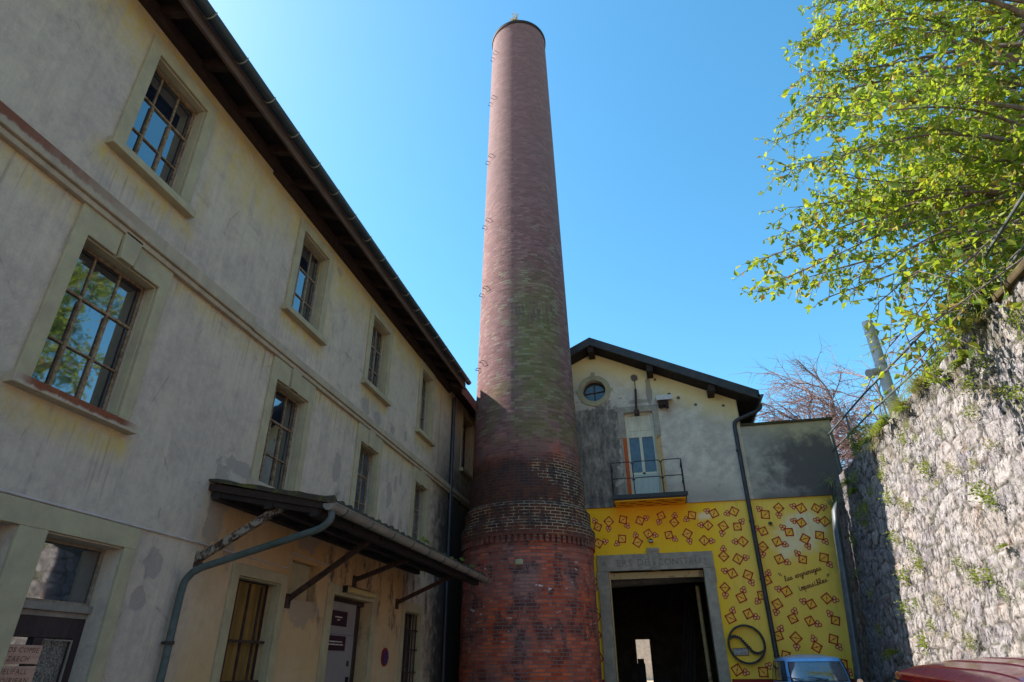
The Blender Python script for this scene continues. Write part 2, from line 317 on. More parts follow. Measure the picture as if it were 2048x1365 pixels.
def stone_mat():
    n = N('rubble_stone', .92, .2); n.warm = False; at = n.t.nodes.new('ShaderNodeAttribute'); at.attribute_name = 'stone'
    sx = n.t.nodes.new('ShaderNodeSeparateColor'); n.set(sx.inputs[0], at.outputs['Color'])
    rnd, joint, hgt = sx.outputs[0], sx.outputs[1], sx.outputs[2]
    x, y, z = n.xyz(); med = n.noise(None, 2.2, 7, .68); fine = n.noise(None, 17, 6, .72); big = n.noise(None, .7, 4, .6)
    c = n.ramp(rnd, [(0,(.18,.162,.17)),(.3,(.34,.305,.30)),(.55,(.28,.23,.195)),(.75,(.39,.345,.325)),(1,(.21,.19,.205))])
    c = n.mix(n.ramp(fine, [(.42, 0), (.62, .75)]), c, (.50,.45,.43))
    c = n.mix(n.ramp(med, [(.5, 0), (.66, .8)]), c, (.115,.095,.105))
    c = n.mix(n.math('MULTIPLY', n.ramp(n.noise(n.sc(None,1,1,1,(3,1,2)), 3.1, 5, .7), [(.58, 0), (.66, 1)]), .55), c, (.27,.155,.10))
    c = n.mix(n.math('MULTIPLY', n.ramp(n.noise(n.sc(None,1,1,1,(9,4,2)), 2.6, 6, .75), [(.60, 0), (.66, 1)]), .6), c, (.12,.145,.045))
    c = n.mix(n.math('MULTIPLY', n.math('MULTIPLY', n.mr(z, CZ+3.0, CZ+4.1), n.ramp(med, [(.4, 0), (.6, 1)])), .8), c, (.16,.13,.07))
    c = n.mix(n.math('MULTIPLY', joint, .92), c, n.mix(n.ramp(med, [(.4,0),(.6,1)]), (.06,.048,.045), (.06,.07,.025)))
    c = n.mix(n.math('MULTIPLY', n.mr(y, 13.4, 15.4), .5), c, (.09,.08,.09))  # far end darkened: the chimney's cast shade painted into the stone colour
    pit = n.ramp(n.noise(n.sc(None,1,1.6,.8), 9, 7, .75), [(.54,0),(.62,1)]); c = n.mix(n.math('MULTIPLY', pit, .6), c, (.055,.046,.05))
    n.col(c); n.bump(n.math('SUBTRACT', n.math('ADD', fine, n.math('MULTIPLY', med, .6)), n.math('MULTIPLY', pit, .8)), 1.0, .04)
    return n.m
M_ = {}
M_['pl'] = plaster_left(); M_['pg'] = plaster_gable(); M_['yel'] = yellow_paint(); M_['brick'] = brick_mat(); M_['stone'] = stone_mat()
def surround_mat():
    n = N('painted_stone_surround', .85, .25); med = n.noise(None, 4, 6, .65); fine = n.noise(None, 45, 3, .6)
    c = n.mix(n.ramp(med, [(.35,0),(.65,1)]), (.36,.345,.245), (.285,.27,.205)); c = n.mix(n.ramp(fine, [(.6,0),(.8,.4)]), c, (.2,.18,.15))
    n.col(c); n.bump(n.math('ADD', fine, med), .3, .01); return n.m
M_['sur'] = surround_mat()
def rust_sill():
    n = N('rusty_stone_sill', .85, .25); x, y, z = n.xyz(); med = n.noise(n.sc(None,1,3,1), 4, 6, .7); fine = n.noise(None, 40, 3)
    c = n.mix(n.ramp(med, [(.35,0),(.65,1)]), (.40,.37,.30), (.33,.30,.27))
    r = n.math('MULTIPLY', n.mr(n.math('ADD', n.math('SUBTRACT', z, CZ), n.math('MULTIPLY', n.noise(n.sc(None,1,5,1), 2, 5, .7), .10)), 2.135, 2.165), n.rect(y, z, 3.6, 4.75, 0, 4, .12))
    c = n.mix(n.math('MULTIPLY', r, .95), c, n.ramp(fine, [(.3,(.22,.06,.02)),(.7,(.11,.035,.02))])); n.col(c); n.bump(med, .3, .01); return n.m
M_['sill'] = rust_sill()
def course_mat():
    n = N('string_course', .85, .25); x, y, z = n.xyz(); med = n.noise(n.sc(None,1,2,1), 3, 6, .7)
    c = n.mix(n.ramp(med, [(.35,0),(.65,1)]), (.37,.335,.27), (.28,.25,.21))
    r = n.math('MULTIPLY', n.mr(n.math('ADD', y, n.math('MULTIPLY', med, 2)), 5.6, 3.6), n.mr(n.math('ADD', z, n.math('MULTIPLY', n.noise(n.sc(None,1,6,1), 2.5, 5, .7), .12)), CZ+4.14, CZ+4.18))
    c = n.mix(n.math('MULTIPLY', r, .95), c, (.16,.055,.035)); n.col(c); n.bump(med, .3, .01); return n.m
M_['course'] = course_mat()
M_['wood'] = simple('dark_timber', (.038,.022,.018), (.018,.012,.012), .8, 6, stretch=(3,1,3), bump=.4)
M_['woodl'] = simple('weathered_fascia', (.11,.07,.055), (.045,.03,.027), .8, 5, stretch=(6,.6,6), bump=.4)
M_['dark'] = simple('black_timber', (.03,.022,.022), (.012,.01,.012), .8, 5)
M_['verge'] = simple('dark_verge_sheet', (.045,.04,.045), (.02,.02,.025), .5, 5)
M_['gut'] = simple('dark_gutter_metal', (.03,.045,.06), (.018,.03,.04), .45, 6, spec=.5)
M_['gutl'] = simple('grey_gutter_zinc', (.22,.21,.20), (.14,.135,.135), .55, 6, spec=.4)
M_['clip'] = simple('gutter_clip', (.22,.25,.24), None, .6)
M_['tile'] = simple('roof_tile', (.08,.055,.05), (.05,.04,.035), .85, 9, bump=.5)
M_['moss'] = simple('moss_tile', (.045,.038,.032), (.10,.12,.03), .95, 7, bump=.8, stops=(.5,.7))
M_['glass'] = None
def glass(name, c, rough=.04, ior=1.9):
    n = N(name, rough, .5); n.warm = False; n.b.inputs['IOR'].default_value = ior
    wv = n.noise(None, 1.6, 2, .5); n.col(n.ramp(n.noise(None, 5, 5, .7), [(.4, c), (.75, tuple(k*1.8+.008 for k in c))]))
    n.bump(wv, .06, .05); return n.m
M_['glass'] = glass('window_glass', (.006,.010,.02), .03, 3.4); M_['glassg'] = glass('dusty_window_glass', (.05,.056,.07), .12, 1.55)
M_['glassc'] = glass('car_glass', (.07,.08,.10), .03, 2.4)
def muntin():
    n = N('peeling_muntin', .85, .2); f = n.noise(None, 22, 5, .7); n.col(n.ramp(f, [(.40,(.27,.23,.17)),(.52,(.20,.14,.09)),(.66,(.11,.07,.045))])); n.bump(f, .5, .01); return n.m
M_['munt'] = muntin()
M_['muntg'] = simple('grey_muntin', (.26,.235,.19), (.14,.11,.09), .8, 20)
def peeling(name, paint, rust, sc_=14, lo=.47, hi=.52):
    n = N(name, .75, .3); f = n.noise(None, sc_, 6, .7); n.col(n.ramp(f, [(lo, paint), (hi, rust), (.75, tuple(k*.5 for k in rust))])); n.bump(f, .4, .01); return n.m
M_['strut'] = peeling('peeling_steel', (.22,.20,.18), (.05,.028,.02)); M_['rust'] = peeling('rusty_steel', (.06,.035,.03), (.035,.022,.02))
M_['pipe'] = peeling('painted_pipe_grey_green', (.075,.095,.105), (.045,.065,.06), 5, .4, .6)
M_['pipeblk'] = simple('black_pipe', (.035,.03,.045), (.02,.018,.025), .5, 5, spec=.5)
M_['doorg'] = simple('grey_steel_door', (.22,.22,.255), (.19,.19,.225), .6, 3)
M_['browndoor'] = simple('dark_brown_door', (.04,.026,.03), (.022,.014,.018), .6, 8, stretch=(4,4,.7), spec=.3)
M_['yglass'] = simple('curtained_ochre_pane', (.26,.17,.055), (.12,.085,.03), .35, 2.5, stretch=(1,3,.6))
M_['black'] = simple('black_plastic', (.012,.012,.014), None, .5)
M_['white'] = simple('dull_white', (.62,.61,.57), (.45,.44,.42), .6, 6)
M_['conduit'] = simple('pale_conduit', (.45,.43,.46), (.34,.32,.34), .6, 6)
M_['lampc'] = simple('yellowed_lamp_cover', (.50,.42,.22), (.36,.28,.14), .4, 7)
M_['stonefr'] = simple('granite_frame', (.36,.34,.30), (.24,.22,.21), .85, 6, bump=.4, detail=7)
M_['redp'] = simple('oxblood_plinth_paint', (.28,.022,.012), (.20,.018,.01), .7, 4)
M_['motif'] = simple('stencil_red_paint', (.42,.022,.012), (.34,.018,.012), .75, 20)
M_['motiff'] = simple('stencil_pink_wash', (.80,.44,.2), (.75,.45,.2), .8, 6)
M_['letters'] = simple('script_lettering_paint', (.17,.012,.03), None, .7)
M_['carved'] = simple('incised_letter_shade', (.15,.11,.11), (.25,.22,.21), .9, 14)
M_['iron'] = simple('dark_wrought_iron', (.035,.03,.04), (.02,.018,.022), .6, 9)
M_['creamdoor'] = simple('cream_painted_wood', (.62,.64,.56), (.5,.5,.45), .7, 5, stretch=(3,3,.8))
M_['paleblue'] = simple('pale_blue_board', (.42,.50,.52), (.33,.41,.44), .7, 4, stretch=(5,5,.7))
M_['orust'] = peeling('orange_rust_board', (.45,.09,.02), (.26,.10,.05), 5, .5, .62)
M_['ochrewood'] = peeling('ochre_peeling_board', (.44,.32,.17), (.25,.12,.06), 6, .56, .64)
M_['sign'] = simple('aubergine_sign_plate', (.03,.012,.028), None, .4)
M_['signt'] = simple('sign_lettering_white', (.55,.5,.55), None, .6)
M_['pallet'] = simple('pale_planed_wood', (.44,.31,.26), (.34,.22,.19), .7, 5, stretch=(6,1,9))
M_['brownl'] = simple('stencil_brown', (.16,.075,.05), None, .8)
M_['nopark'] = simple('no_parking_red', (.22,.02,.03), None, .5); M_['noparkb'] = simple('no_parking_blue', (.03,.04,.2), None, .5)
M_['bark'] = simple('bark_grey_brown', (.22,.18,.17), (.09,.07,.065), .9, 9, stretch=(1,1,.4), bump=.6)
M_['barkp'] = simple('bark_pinkish', (.34,.27,.29), (.20,.16,.18), .9, 9, bump=.5)
M_['ground'] = simple('pale_bounce_ground', (.42,.37,.30), (.33,.29,.24), .95, 4, bump=.4)  # unseen ground made pale to bounce sunlight into the shaded walls
M_['galv'] = simple('galvanised_tube', (.52,.55,.62), (.38,.40,.46), .45, 7, spec=.5)
M_['rail'] = simple('painted_rail_grey', (.13,.17,.19), (.07,.09,.10), .6, 8)
M_['chute'] = simple('blue_grey_chute', (.10,.13,.16), (.05,.07,.095), .45, 3, spec=.4)
M_['rubber'] = simple('rubber_black', (.015,.015,.016), None, .8)
M_['chrome'] = simple('chrome_trim', (.6,.6,.6), None, .15, metal=1)
def carpaint(name, c):
    n = N(name, .32, .5); n.warm = False; n.b.inputs['Coat Weight'].default_value = .8; n.b.inputs['Coat Roughness'].default_value = .08
    n.col(n.ramp(n.noise(None, 6, 5, .6), [(.3, c), (.8, tuple(k*.85 for k in c))])); n.rgh(n.ramp(n.noise(None, 12, 4, .7), [(.3,.25),(.8,.5)])); return n.m
M_['bluecar'] = carpaint('sky_blue_car_paint', (.17,.47,.92)); M_['redcar'] = carpaint('deep_red_car_paint', (.80,.006,.02))
M_['roofpatch'] = carpaint('faded_red_roof_paint', (.80,.012,.035)); M_['headl'] = simple('headlamp_lens', (.6,.62,.6), None, .1)
def leafmat(name, cols, trans=.5):
    n = N(name, .55, .35); n.warm = False; g = n.t.nodes.new('ShaderNodeNewGeometry'); r = g.outputs['Random Per Island']
    c = n.ramp(r, cols, 'LINEAR'); n.col(c)
    tr = n.t.nodes.new('ShaderNodeBsdfTranslucent'); mx = n.t.nodes.new('ShaderNodeMixShader'); mx.inputs[0].default_value = trans
    c2 = n.mix(.55, c, (.42,.50,.02)); n.set(tr.inputs['Color'], c2)
    out = n.t.nodes['Material Output']; n.t.links.new(n.b.outputs[0], mx.inputs[1]); n.t.links.new(tr.outputs[0], mx.inputs[2]); n.t.links.new(mx.outputs[0], out.inputs['Surface'])
    return n.m
M_['leaf'] = leafmat('walnut_leaf', [(0,(.07,.13,.02)),(.3,(.15,.24,.025)),(.55,(.26,.33,.03)),(.8,(.38,.40,.04)),(.93,(.46,.34,.04)),(1,(.35,.12,.03))], .55)
M_['leafd'] = leafmat('dark_bush_leaf', [(0,(.035,.075,.015)),(.5,(.06,.12,.02)),(.9,(.12,.19,.03)),(1,(.2,.24,.04))], .35)
M_['fern'] = leafmat('fern_leaf', [(0,(.06,.11,.02)),(.5,(.12,.18,.03)),(.85,(.24,.26,.05)),(1,(.32,.27,.10))], .4)
M_['dry'] = leafmat('dry_grass', [(0,(.30,.24,.12)),(.5,(.42,.36,.20)),(.8,(.22,.26,.08)),(1,(.36,.22,.10))], .3)
M_['pinkleaf'] = leafmat('sparse_pink_leaf', [(0,(.30,.17,.13)),(.6,(.36,.24,.16)),(1,(.25,.26,.08))], .4)
M_['grass'] = simple('hill_grass', (.07,.10,.03), (.12,.12,.05), .95, 3, bump=.6)
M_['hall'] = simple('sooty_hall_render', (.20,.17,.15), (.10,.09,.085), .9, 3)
M_['soil'] = simple('mossy_concrete', (.09,.08,.03), (.045,.035,.025), .95, 5, bump=.6)

# ------------------------------------------------------------------ ground and terrain
def gz(y): return .025 * max(-60, min(60, y))
g = MB()
ys = [-300,-60,0,60,400]
for i, yy in enumerate(ys):
    for xx in (-300, 300): g.v.append((xx, yy, gz(yy)))
g.f = [(2*i, 2*i+1, 2*i+3, 2*i+2) for i in range(len(ys)-1)]
tag(build('ground', g, M_['ground']), kind='structure')
def terr(x, y):
    d = max(0, x - 5.0)
    return CZ + 4.0 + .38*d*(1 if d < 25 else 25/d) + .35*mnoise.noise(Vector((x*.35, y*.35, 1.3)))*min(1, d)
h = MB(); xs = [4.66] + [5.0 + i*.8 for i in range(50)]; yv = [-14 + i*.9 for i in range(60)]
for yy in yv:
    for xx in xs: h.v.append((xx, yy, terr(xx, yy) if xx > 4.7 else CZ + 3.95))
nx = len(xs); h.f = [(j*nx+i, j*nx+i+1, (j+1)*nx+i+1, (j+1)*nx+i) for j in range(len(yv)-1) for i in range(nx-1)]
tag(build('hillside', h, M_['grass'], smooth=True), kind='structure')

# ------------------------------------------------------------------ openings in walls
def wall_poly(mb, outer, holes, place, depth):
    "front face with holes plus reveals; place(u, v, d) -> 3d point"
    loops = [[Vector((u, v, 0)) for u, v in outer]] + [[Vector((u, v, 0)) for u, v in h_] for h_ in holes]
    flat = [p for l in loops for p in l]; tris = tessellate_polygon(loops)
    mb.add([place(p.x, p.y, 0) for p in flat], [tuple(t) for t in tris])
    for h_ in holes:
        n_ = len(h_); mb.add([place(u, v, 0) for u, v in h_] + [place(u, v, depth) for u, v in h_], [(i, (i+1) % n_, n_ + (i+1) % n_, n_ + i) for i in range(n_)])
def rc(u0, u1, v0, v1): return [(u0,v0),(u1,v0),(u1,v1),(u0,v1)]
# ---- left factory building
LB = thing('factory_building', 'long grey plastered factory wing with tall muntined windows and dark eaves, left of the chimney', 'building', (-5, 5, 0))
up_w = [(3.73,4.58,4.86,6.32),(7.03,7.87,4.83,6.30),(9.76,10.60,4.83,6.28),(12.58,13.33,4.86,6.40)]
mid_w = [(3.71,4.67,2.19,3.70),(7.03,7.92,2.19,3.66),(9.80,10.60,2.19,3.66),(12.58,13.38,2.19,3.66)]
D1 = (4.34,5.18,-1.25,1.04); DW = (2.9,4.07,-.5,1.05); GW = (7.02,7.97,-.9,1.03); GD = (9.49,10.95,-1.2,1.05); NW = (12.5,13.42,-.9,1.03); W5 = (15.95,17.0,4.9,6.5); NI = (8.20,8.93,.88,1.38)
holes = [rc(a,b,CZ+c,CZ+d) for (a,b,c,d) in up_w + mid_w + [D1, DW, GW, GD, NW, W5, NI]]
w = MB(); wall_poly(w, rc(-8, 17.3, -.6, CZ+6.9), holes, lambda u, v, d: (-5 - d, u, v), .24)
w.add([(-5,-8,-.6),(-15,-8,-.6),(-15,-8,CZ+6.9),(-10,-8,CZ+8.9),(-5,-8,CZ+6.9)], [(0,1,2,3,4)])
w.add([(-5,17.3,-.6),(-15,17.3,-.6),(-15,17.3,CZ+6.9),(-10,17.3,CZ+8.9),(-5,17.3,CZ+6.9)], [(4,3,2,1,0)])
w.add([(-15,-8,-.6),(-15,17.3,-.6),(-15,17.3,CZ+6.9),(-15,-8,CZ+6.9)], [(0,1,2,3)])
w.box(-5.02,-4.985,-8,6.14,-.6,CZ+1.26)        # slightly proud ground-floor bay is carried by the surround below
w.v = w.v[:-8]; w.f = w.f[:-6]
w.box(-5.03,-4.96,-8,6.13,CZ+1.30,CZ+3.98) if False else None
build('wall', w, M_['pl'], LB)
build('interior_backing', MB().box(-5.9,-5.6,-7.9,17.2,-.5,CZ+6.8), M_['dark'], LB)
def sash(spec, cols, rows, inset, mat, bw=.02, thick=(), gl='glass', name='window'):
    a, b, c, d = spec; c += CZ; d += CZ; X = -5 - inset; m = MB(); fr = .026
    for q in ((a, a+fr, c, d), (b-fr, b, c, d), (a+fr, b-fr, c, c+fr), (a+fr, b-fr, d-fr, d)): m.box(X-.03, X+.02, q[0], q[1], q[2], q[3])
    for i in range(1, cols):
        u = a + (b-a)*i/cols; zt = c + (d-c)*.64; m.box(X-.02, X+.012, u-bw/2, u+bw/2, c+fr, d-fr); m.box(X-.022, X+.026, u-bw*.8, u+bw*.8, c+fr, zt)
    for j in range(1, rows):
        v = c + (d-c)*j/rows; k = bw if j == rows-1 else bw*.6; m.box(X-.025, X+.018, a+fr, b-fr, v-k*.7, v+k*.7)
    f = build(name, m, mat, LB, bevel=.004)
    build('pane', MB().box(X-.012, X-.004, a+fr-.01, b-fr+.01, c+fr-.01, d-fr+.01), M_[gl], f)
    return f
def surround(f, spec, l, r, t, bt, sill=True, key=False, sillmat='sill', pr=.035):
    a, b, c, d = spec; c += CZ; d += CZ; X0, X1 = -5.0, -5 + pr; m = MB()
    m.box(X0, X1, a-l, a+.004, c-bt, d+.004); m.box(X0, X1, b-.004, b+r, c-bt, d+.004)
    kx = .115
    if key:
        k = (a+b)/2 - .02
        m.box(X0, X1, a-l, k-kx, d-.004, d+t); m.box(X0, X1, k+kx, b+r, d-.004, d+t)
        m.add([(X0, k-kx*.75, d-.012),(X0, k+kx*.75, d-.012),(X0, k+kx, d+t),(X0, k-kx, d+t),(X1+.03, k-kx*.75, d-.012),(X1+.03, k+kx*.75, d-.012),(X1+.03, k+kx, d+t),(X1+.03, k-kx, d+t)],
              [(4,5,6,7),(0,1,5,4),(1,2,6,5),(2,3,7,6),(3,0,4,7)])
    else: m.box(X0, X1, a-l, b+r, d-.002, d+t)
    # inner rebate of the frame
    m.box(-5.10, -5.002, a+.001, a+.02, c, d-.004); m.box(-5.10, -5.002, b-.02, b-.001, c, d-.004); m.box(-5.10, -5.002, a+.02, b-.02, d-.02, d-.002)
    build('surround', m, M_['sur'], f, bevel=.006)
    if sill: build('sill', MB().box(-5.25, -4.89, a-l-.05, b+r+.06, c-bt-.005, c-bt+.085 if bt > .06 else c+.01), M_[sillmat], f, bevel=.008)
for i, s in enumerate(up_w):
    f = sash(s, 3, 3, .17, M_['munt'] if i == 0 else M_['muntg'])
    surround(f, s, .14, .14, .18, .12, sillmat='sur')
for i, s in enumerate(mid_w):
    f = sash(s, 3, 3, .17, M_['munt'], gl='glass' if i == 0 else 'glassg' if i > 1 else 'glass')
    surround(f, s, .14, .13, .30, .11, key=True)
surround(sash(W5, 2, 4, .24, M_['rust'], gl='glassg'), W5, .1, .1, .1, .1, sillmat='sur')
# plaster drip around frames is part of the string course
cs = MB(); cs.box(-5.0,-4.90,-8,6.24,CZ+4.03,CZ+4.20); cs.box(-5.0,-4.935,-8,6.24,CZ+3.965,CZ+4.028)
cs.box(-5.0,-4.915,6.24,17.3,CZ+4.03,CZ+4.15); cs.box(-5.0,-4.945,6.24,17.3,CZ+3.965,CZ+4.028)
build('string_course', cs, M_['course'], LB, bevel=.01)
# ground floor: entrance with transom and broad painted surround
gs = MB(); X1 = -4.965
gs.box(-5, X1, -8, 5.33, CZ+1.052, CZ+1.25); gs.box(-5, X1, 4.072, 4.338, -.6, CZ+1.052); gs.box(-5, X1, 5.182, 5.33, -.6, CZ+1.052)
gs.box(-5, X1, 2.5, 2.898, -.6, CZ+1.052)
build('door_surround', gs, M_['sur'], LB, bevel=.006)
f = sash((D1[0], D1[1], .53, D1[3]), 1, 1, .2, M_['muntg'], name='transom_window')
build('transom_rail', MB().box(-5.24,-5.13,D1[0],D1[1],CZ+.47,CZ+.53).box(-5.23,-5.165,D1[0],D1[1],CZ+.425,CZ+.468), M_['gutl'], f)
dm = MB(); a, b = D1[0], D1[1]; X = -5.2
for q in ((a, a+.07, -.9, .425), (b-.09, b, -.9, .425), (a+.07, b-.09, .26, .425), (4.71,4.80,-.9,.26), (a+.07,4.71,-.9,-.7), (4.80,b-.09,-.9,-.7)):
    dm.box(X-.03, X+.03, q[0], q[1], CZ+q[2], CZ+q[3])
dm.box(X-.05,X-.04,a,b,CZ-1.2,CZ-.7)
dr = build('door', dm, M_['browndoor'], LB, bevel=.006)
build('pane', MB().box(X-.015,X-.006,a+.06,4.72,CZ-.75,CZ+.27), M_['glass'], dr)
n_ = N('frosted_pane', .5, .4); fr_ = n_.noise(None, 90, 2, .5); n_.col(n_.ramp(fr_, [(.42,(.05,.055,.065)),(.6,(.22,.21,.20))])); n_.bump(fr_, .8, .01)
build('frosted_pane', MB().box(X-.015,X-.006,4.79,b-.08,CZ-.75,CZ+.27), n_.m, dr)
build('bead', MB().box(X+.031,X+.045,b-.105,b-.092,CZ-.7,CZ+.24).box(X+.031,X+.045,4.80,b-.092,CZ+.24,CZ+.25), M_['gutl'], dr)
f = sash(DW, 2, 2, .25, M_['munt'])
# barred ochre window
f = sash(GW, 1, 1, .18, M_['browndoor'], gl='yglass')
surround(f, GW, .13, .14, .13, .1)
gb = MB()
for u in (7.22, 7.48, 7.74): gb.box(-5.12,-5.095,u-.014,u+.014,CZ-.85,CZ+.98)
for v in (.32, -.12): gb.box(-5.10,-5.07,GW[0]+.02,GW[1]-.02,CZ+v-.015,CZ+v+.015)
build('window_grille', gb, M_['rust'], f)
# steel door
ds = MB(); a, b, c, d = GD
ds.box(-5,-4.97,a-.2,a+.004,-.6,CZ+d+.15); ds.box(-5,-4.97,b-.004,b+.2,-.6,CZ+d+.15); ds.box(-5,-4.97,a+.004,b-.004,CZ+d-.002,CZ+d+.15)
gd = build('steel_door', MB().box(-5.13,-5.07,a+.002,b-.42,-.4,CZ+.50).box(-5.13,-5.075,a+.002,b-.42,CZ+.505,CZ+d-.08), M_['doorg'], LB, bevel=.004)
build('surround', ds, M_['sur'], gd, bevel=.006)
build('side_panel', MB().box(-5.25,-5.2,b-.42,b,-.4,CZ+d).box(-5.2,-5.14,a,b,CZ+d-.078,CZ+d-.004), M_['browndoor'], gd)
hd = MB(); hd.box(-5.075,-5.06,10.36,10.42,CZ+.05,CZ+.13); hd.box(-5.07,-5.03,10.37,10.41,CZ-.3,CZ-.1)
build('handle', hd, M_['black'], gd)
# narrow barred window near the chimney
f = sash(NW, 2, 2, .2, M_['rust'], gl='glass'); surround(f, NW, .12, .1, .16, .1)
gb = MB()
for k in range(5): u = NW[0] + .1 + k*.18; gb.box(-5.05,-5.03,u-.012,u+.012,CZ-.85,CZ+1.0)
for v in (.35, -.05, .7): gb.box(-5.03,-5.012,NW[0],NW[1],CZ+v-.012,CZ+v+.012)
build('window_grille', gb, M_['rust'], f)
build('niche_back', MB().box(-5.2,-5.12,NI[0]+.002,NI[1]-.002,CZ+NI[2]+.002,CZ+NI[3]-.002), M_['sur'], LB)
# roof with rafters, plate, fascia, gutter
rf = MB(); E0, E1 = -8.6, 14.5; zx = lambda x: CZ + 6.80 + .28*(-5 - x)       # underside of the boards
rf.add([(-4.5,E0,zx(-4.5)+.10),(-10,E0,zx(-10)+.10),(-15.6,E0,zx(-4.4)+.1),(-4.5,E1,zx(-4.5)+.10),(-10,E1,zx(-10)+.10),(-15.6,E1,zx(-4.4)+.1)],[(0,3,4,1),(1,4,5,2)])
rf.add([(-4.5,E0,zx(-4.5)+.22),(-10,E0,zx(-10)+.22),(-15.6,E0,zx(-4.4)+.22),(-4.5,E1,zx(-4.5)+.22),(-10,E1,zx(-10)+.22),(-15.6,E1,zx(-4.4)+.22)],[(0,1,4,3),(1,2,5,4)])
rf.add([(-4.5,E1,zx(-4.5)+.1),(-10,E1,zx(-10)+.1),(-10,E1,zx(-10)+.22),(-4.5,E1,zx(-4.5)+.22),(-4.5,E0,zx(-4.5)+.1),(-4.5,E0,zx(-4.5)+.22)],[(0,1,2,3),(0,3,5,4)])
roof = build('roof', rf, M_['dark'], LB)
y_ = E0 + .3
while y_ < E1: build('rafter', MB().bar((-5.0,y_,zx(-5)+.03),(-4.53,y_,zx(-4.53)+.03),.09,.13), M_['wood'], roof); y_ += .74
build('wall_plate', MB().box(-5.0,-4.90,E0,6.03,CZ+6.66,CZ+6.80).box(-5.0,-4.91,6.03,14.6,CZ+6.60,CZ+6.78), M_['wood'], roof)
build('fascia', MB().box(-4.52,-4.485,E0,E1,zx(-4.5)-.06,zx(-4.5)+.12), M_['woodl'], roof)
gut = MB(); n0 = 8; GX, GZ, GR = -4.40, zx(-4.5)+.14, .075
for yy in (E0, E1):
    for k in range(n0+1): a = math.pi + math.pi*k/n0; gut.v.append((GX+GR*math.cos(a), yy, GZ+GR*math.sin(a)))
gut.f = [(k, k+1, n0+1+k+1, n0+1+k) for k in range(n0)] + [tuple(range(n0+1)), tuple(range(2*n0+1, n0, -1))]
gt = build('gutter', gut, M_['gut'], LB, smooth=True)
y_ = E0 + .5
while y_ < E1:
    cl = MB().tube([(GX+(GR+.006)*math.cos(math.pi+math.pi*k/8), y_, GZ+(GR+.006)*math.sin(math.pi+math.pi*k/8)) for k in range(9)], .009, 5); build('gutter_clip', cl, M_['clip'], gt); y_ += .62
# lower end roof behind the stack
r2 = MB(); r2.add([(-4.58,14.5,CZ+6.66),(-8,14.5,CZ+7.6),(-8,17.6,CZ+7.6),(-4.58,17.6,CZ+6.66),(-4.58,14.5,CZ+6.82),(-8,14.5,CZ+7.76),(-8,17.6,CZ+7.76),(-4.58,17.6,CZ+6.82)],[(0,1,2,3),(4,7,6,5),(0,3,7,4),(0,4,5,1),(3,2,6,7)])
build('end_roof', r2, M_['tile'], LB)
build('end_fascia', MB().box(-4.6,-4.57,14.5,17.3,CZ+6.5,CZ+6.68), M_['woodl'], LB)
cd = MB().tube([(-4.985,-2,CZ+1.27),(-4.985,6.35,CZ+1.27)], .013, 6)
cd.tube([(-4.985,6.35,CZ+1.27),(-4.985,8.08,CZ+1.25),(-4.985,8.14,CZ+1.46),(-4.985,9.26,CZ+1.44),(-4.985,9.28,CZ+1.2),(-4.985,9.7,CZ+1.19)], .01, 6)
tag(build('cable_conduit', cd, M_['conduit']), 'thin pale conduit running along the left wall above the ground floor doors', 'conduit')
dp = MB().tube([(-4.94,14.95,CZ+6.6),(-4.94,14.95,-.3)], .05, 10)
tag(build('soil_pipe', dp, M_['pipeblk'], smooth=True), 'dark vertical pipe in the corner of the left wall beside the chimney', 'pipe')

# ---- canopy
CN = thing('door_canopy', 'lean-to canopy with mossy tiles and grey gutter over the left building doors', 'canopy', (-5, 9.5, CZ+1.8))
cz = lambda x: CZ + 1.66 + (-3.50 - x) * (.30/1.5)
cb = MB(); Y0, Y1 = 6.18, 12.9
cb.add([(-5,Y0,cz(-5)-.1),(-3.5,Y0,cz(-3.5)-.1),(-3.5,Y1,cz(-3.5)-.1),(-5,Y1,cz(-5)-.1),(-5,Y0,cz(-5)-.02),(-3.5,Y0,cz(-3.5)-.02),(-3.5,Y1,cz(-3.5)-.02),(-5,Y1,cz(-5)-.02)],
       [(0,3,2,1),(4,5,6,7),(0,1,5,4),(1,2,6,5),(2,3,7,6),(3,0,4,7)])
build('timber_deck', cb, M_['wood'], CN)
pur = MB()
for xx in (-4.9,-4.2,-3.62): pur.box(xx-.05,xx+.05,Y0+.03,Y1-.03,cz(xx)-.19,cz(xx)-.101)
yy = Y0 + .08
while yy < Y1: build('joist', MB().bar((-4.98,yy,cz(-4.98)-.13),(-3.55,yy,cz(-3.55)-.13),.07,.055), M_['dark'], CN); yy += .83
build('purlins', pur, M_['dark'], CN)
tl = MB(); K = 13; NYT = int((Y1-Y0)/.035)
for j in range(NYT+1):
    yy = Y0 - .03 + j*(Y1-Y0+.06)/NYT
    for i in range(K+1):
        xx = -5.0 + i*(1.56)/K
        hh = .022*math.cos(2*math.pi*yy/.21) + .03*mnoise.noise(Vector((xx*5, yy*5, 0))) + .015*((i*3) % 4)/3
        tl.v.append((xx, yy, cz(xx)+.03+hh))
for j in range(NYT+1): # lower lip
    yy = Y0 - .03 + j*(Y1-Y0+.06)/NYT; tl.v.append((-3.445, yy, cz(-3.44)-.03))
tl.f = [(j*(K+1)+i, j*(K+1)+i+1, (j+1)*(K+1)+i+1, (j+1)*(K+1)+i) for j in range(NYT) for i in range(K)]
B_ = (NYT+1)*(K+1); tl.f += [(j*(K+1)+K, B_+j, B_+j+1, (j+1)*(K+1)+K) for j in range(NYT)]
tl.f += [tuple([i for i in range(K+1)])] ; tl.v += [(-5,Y0-.03,cz(-5)-.0),(-3.44,Y0-.03,cz(-3.44)-.03)]
tl.f[-1] = tuple(list(range(K+1)) + [len(tl.v)-1, len(tl.v)-2])
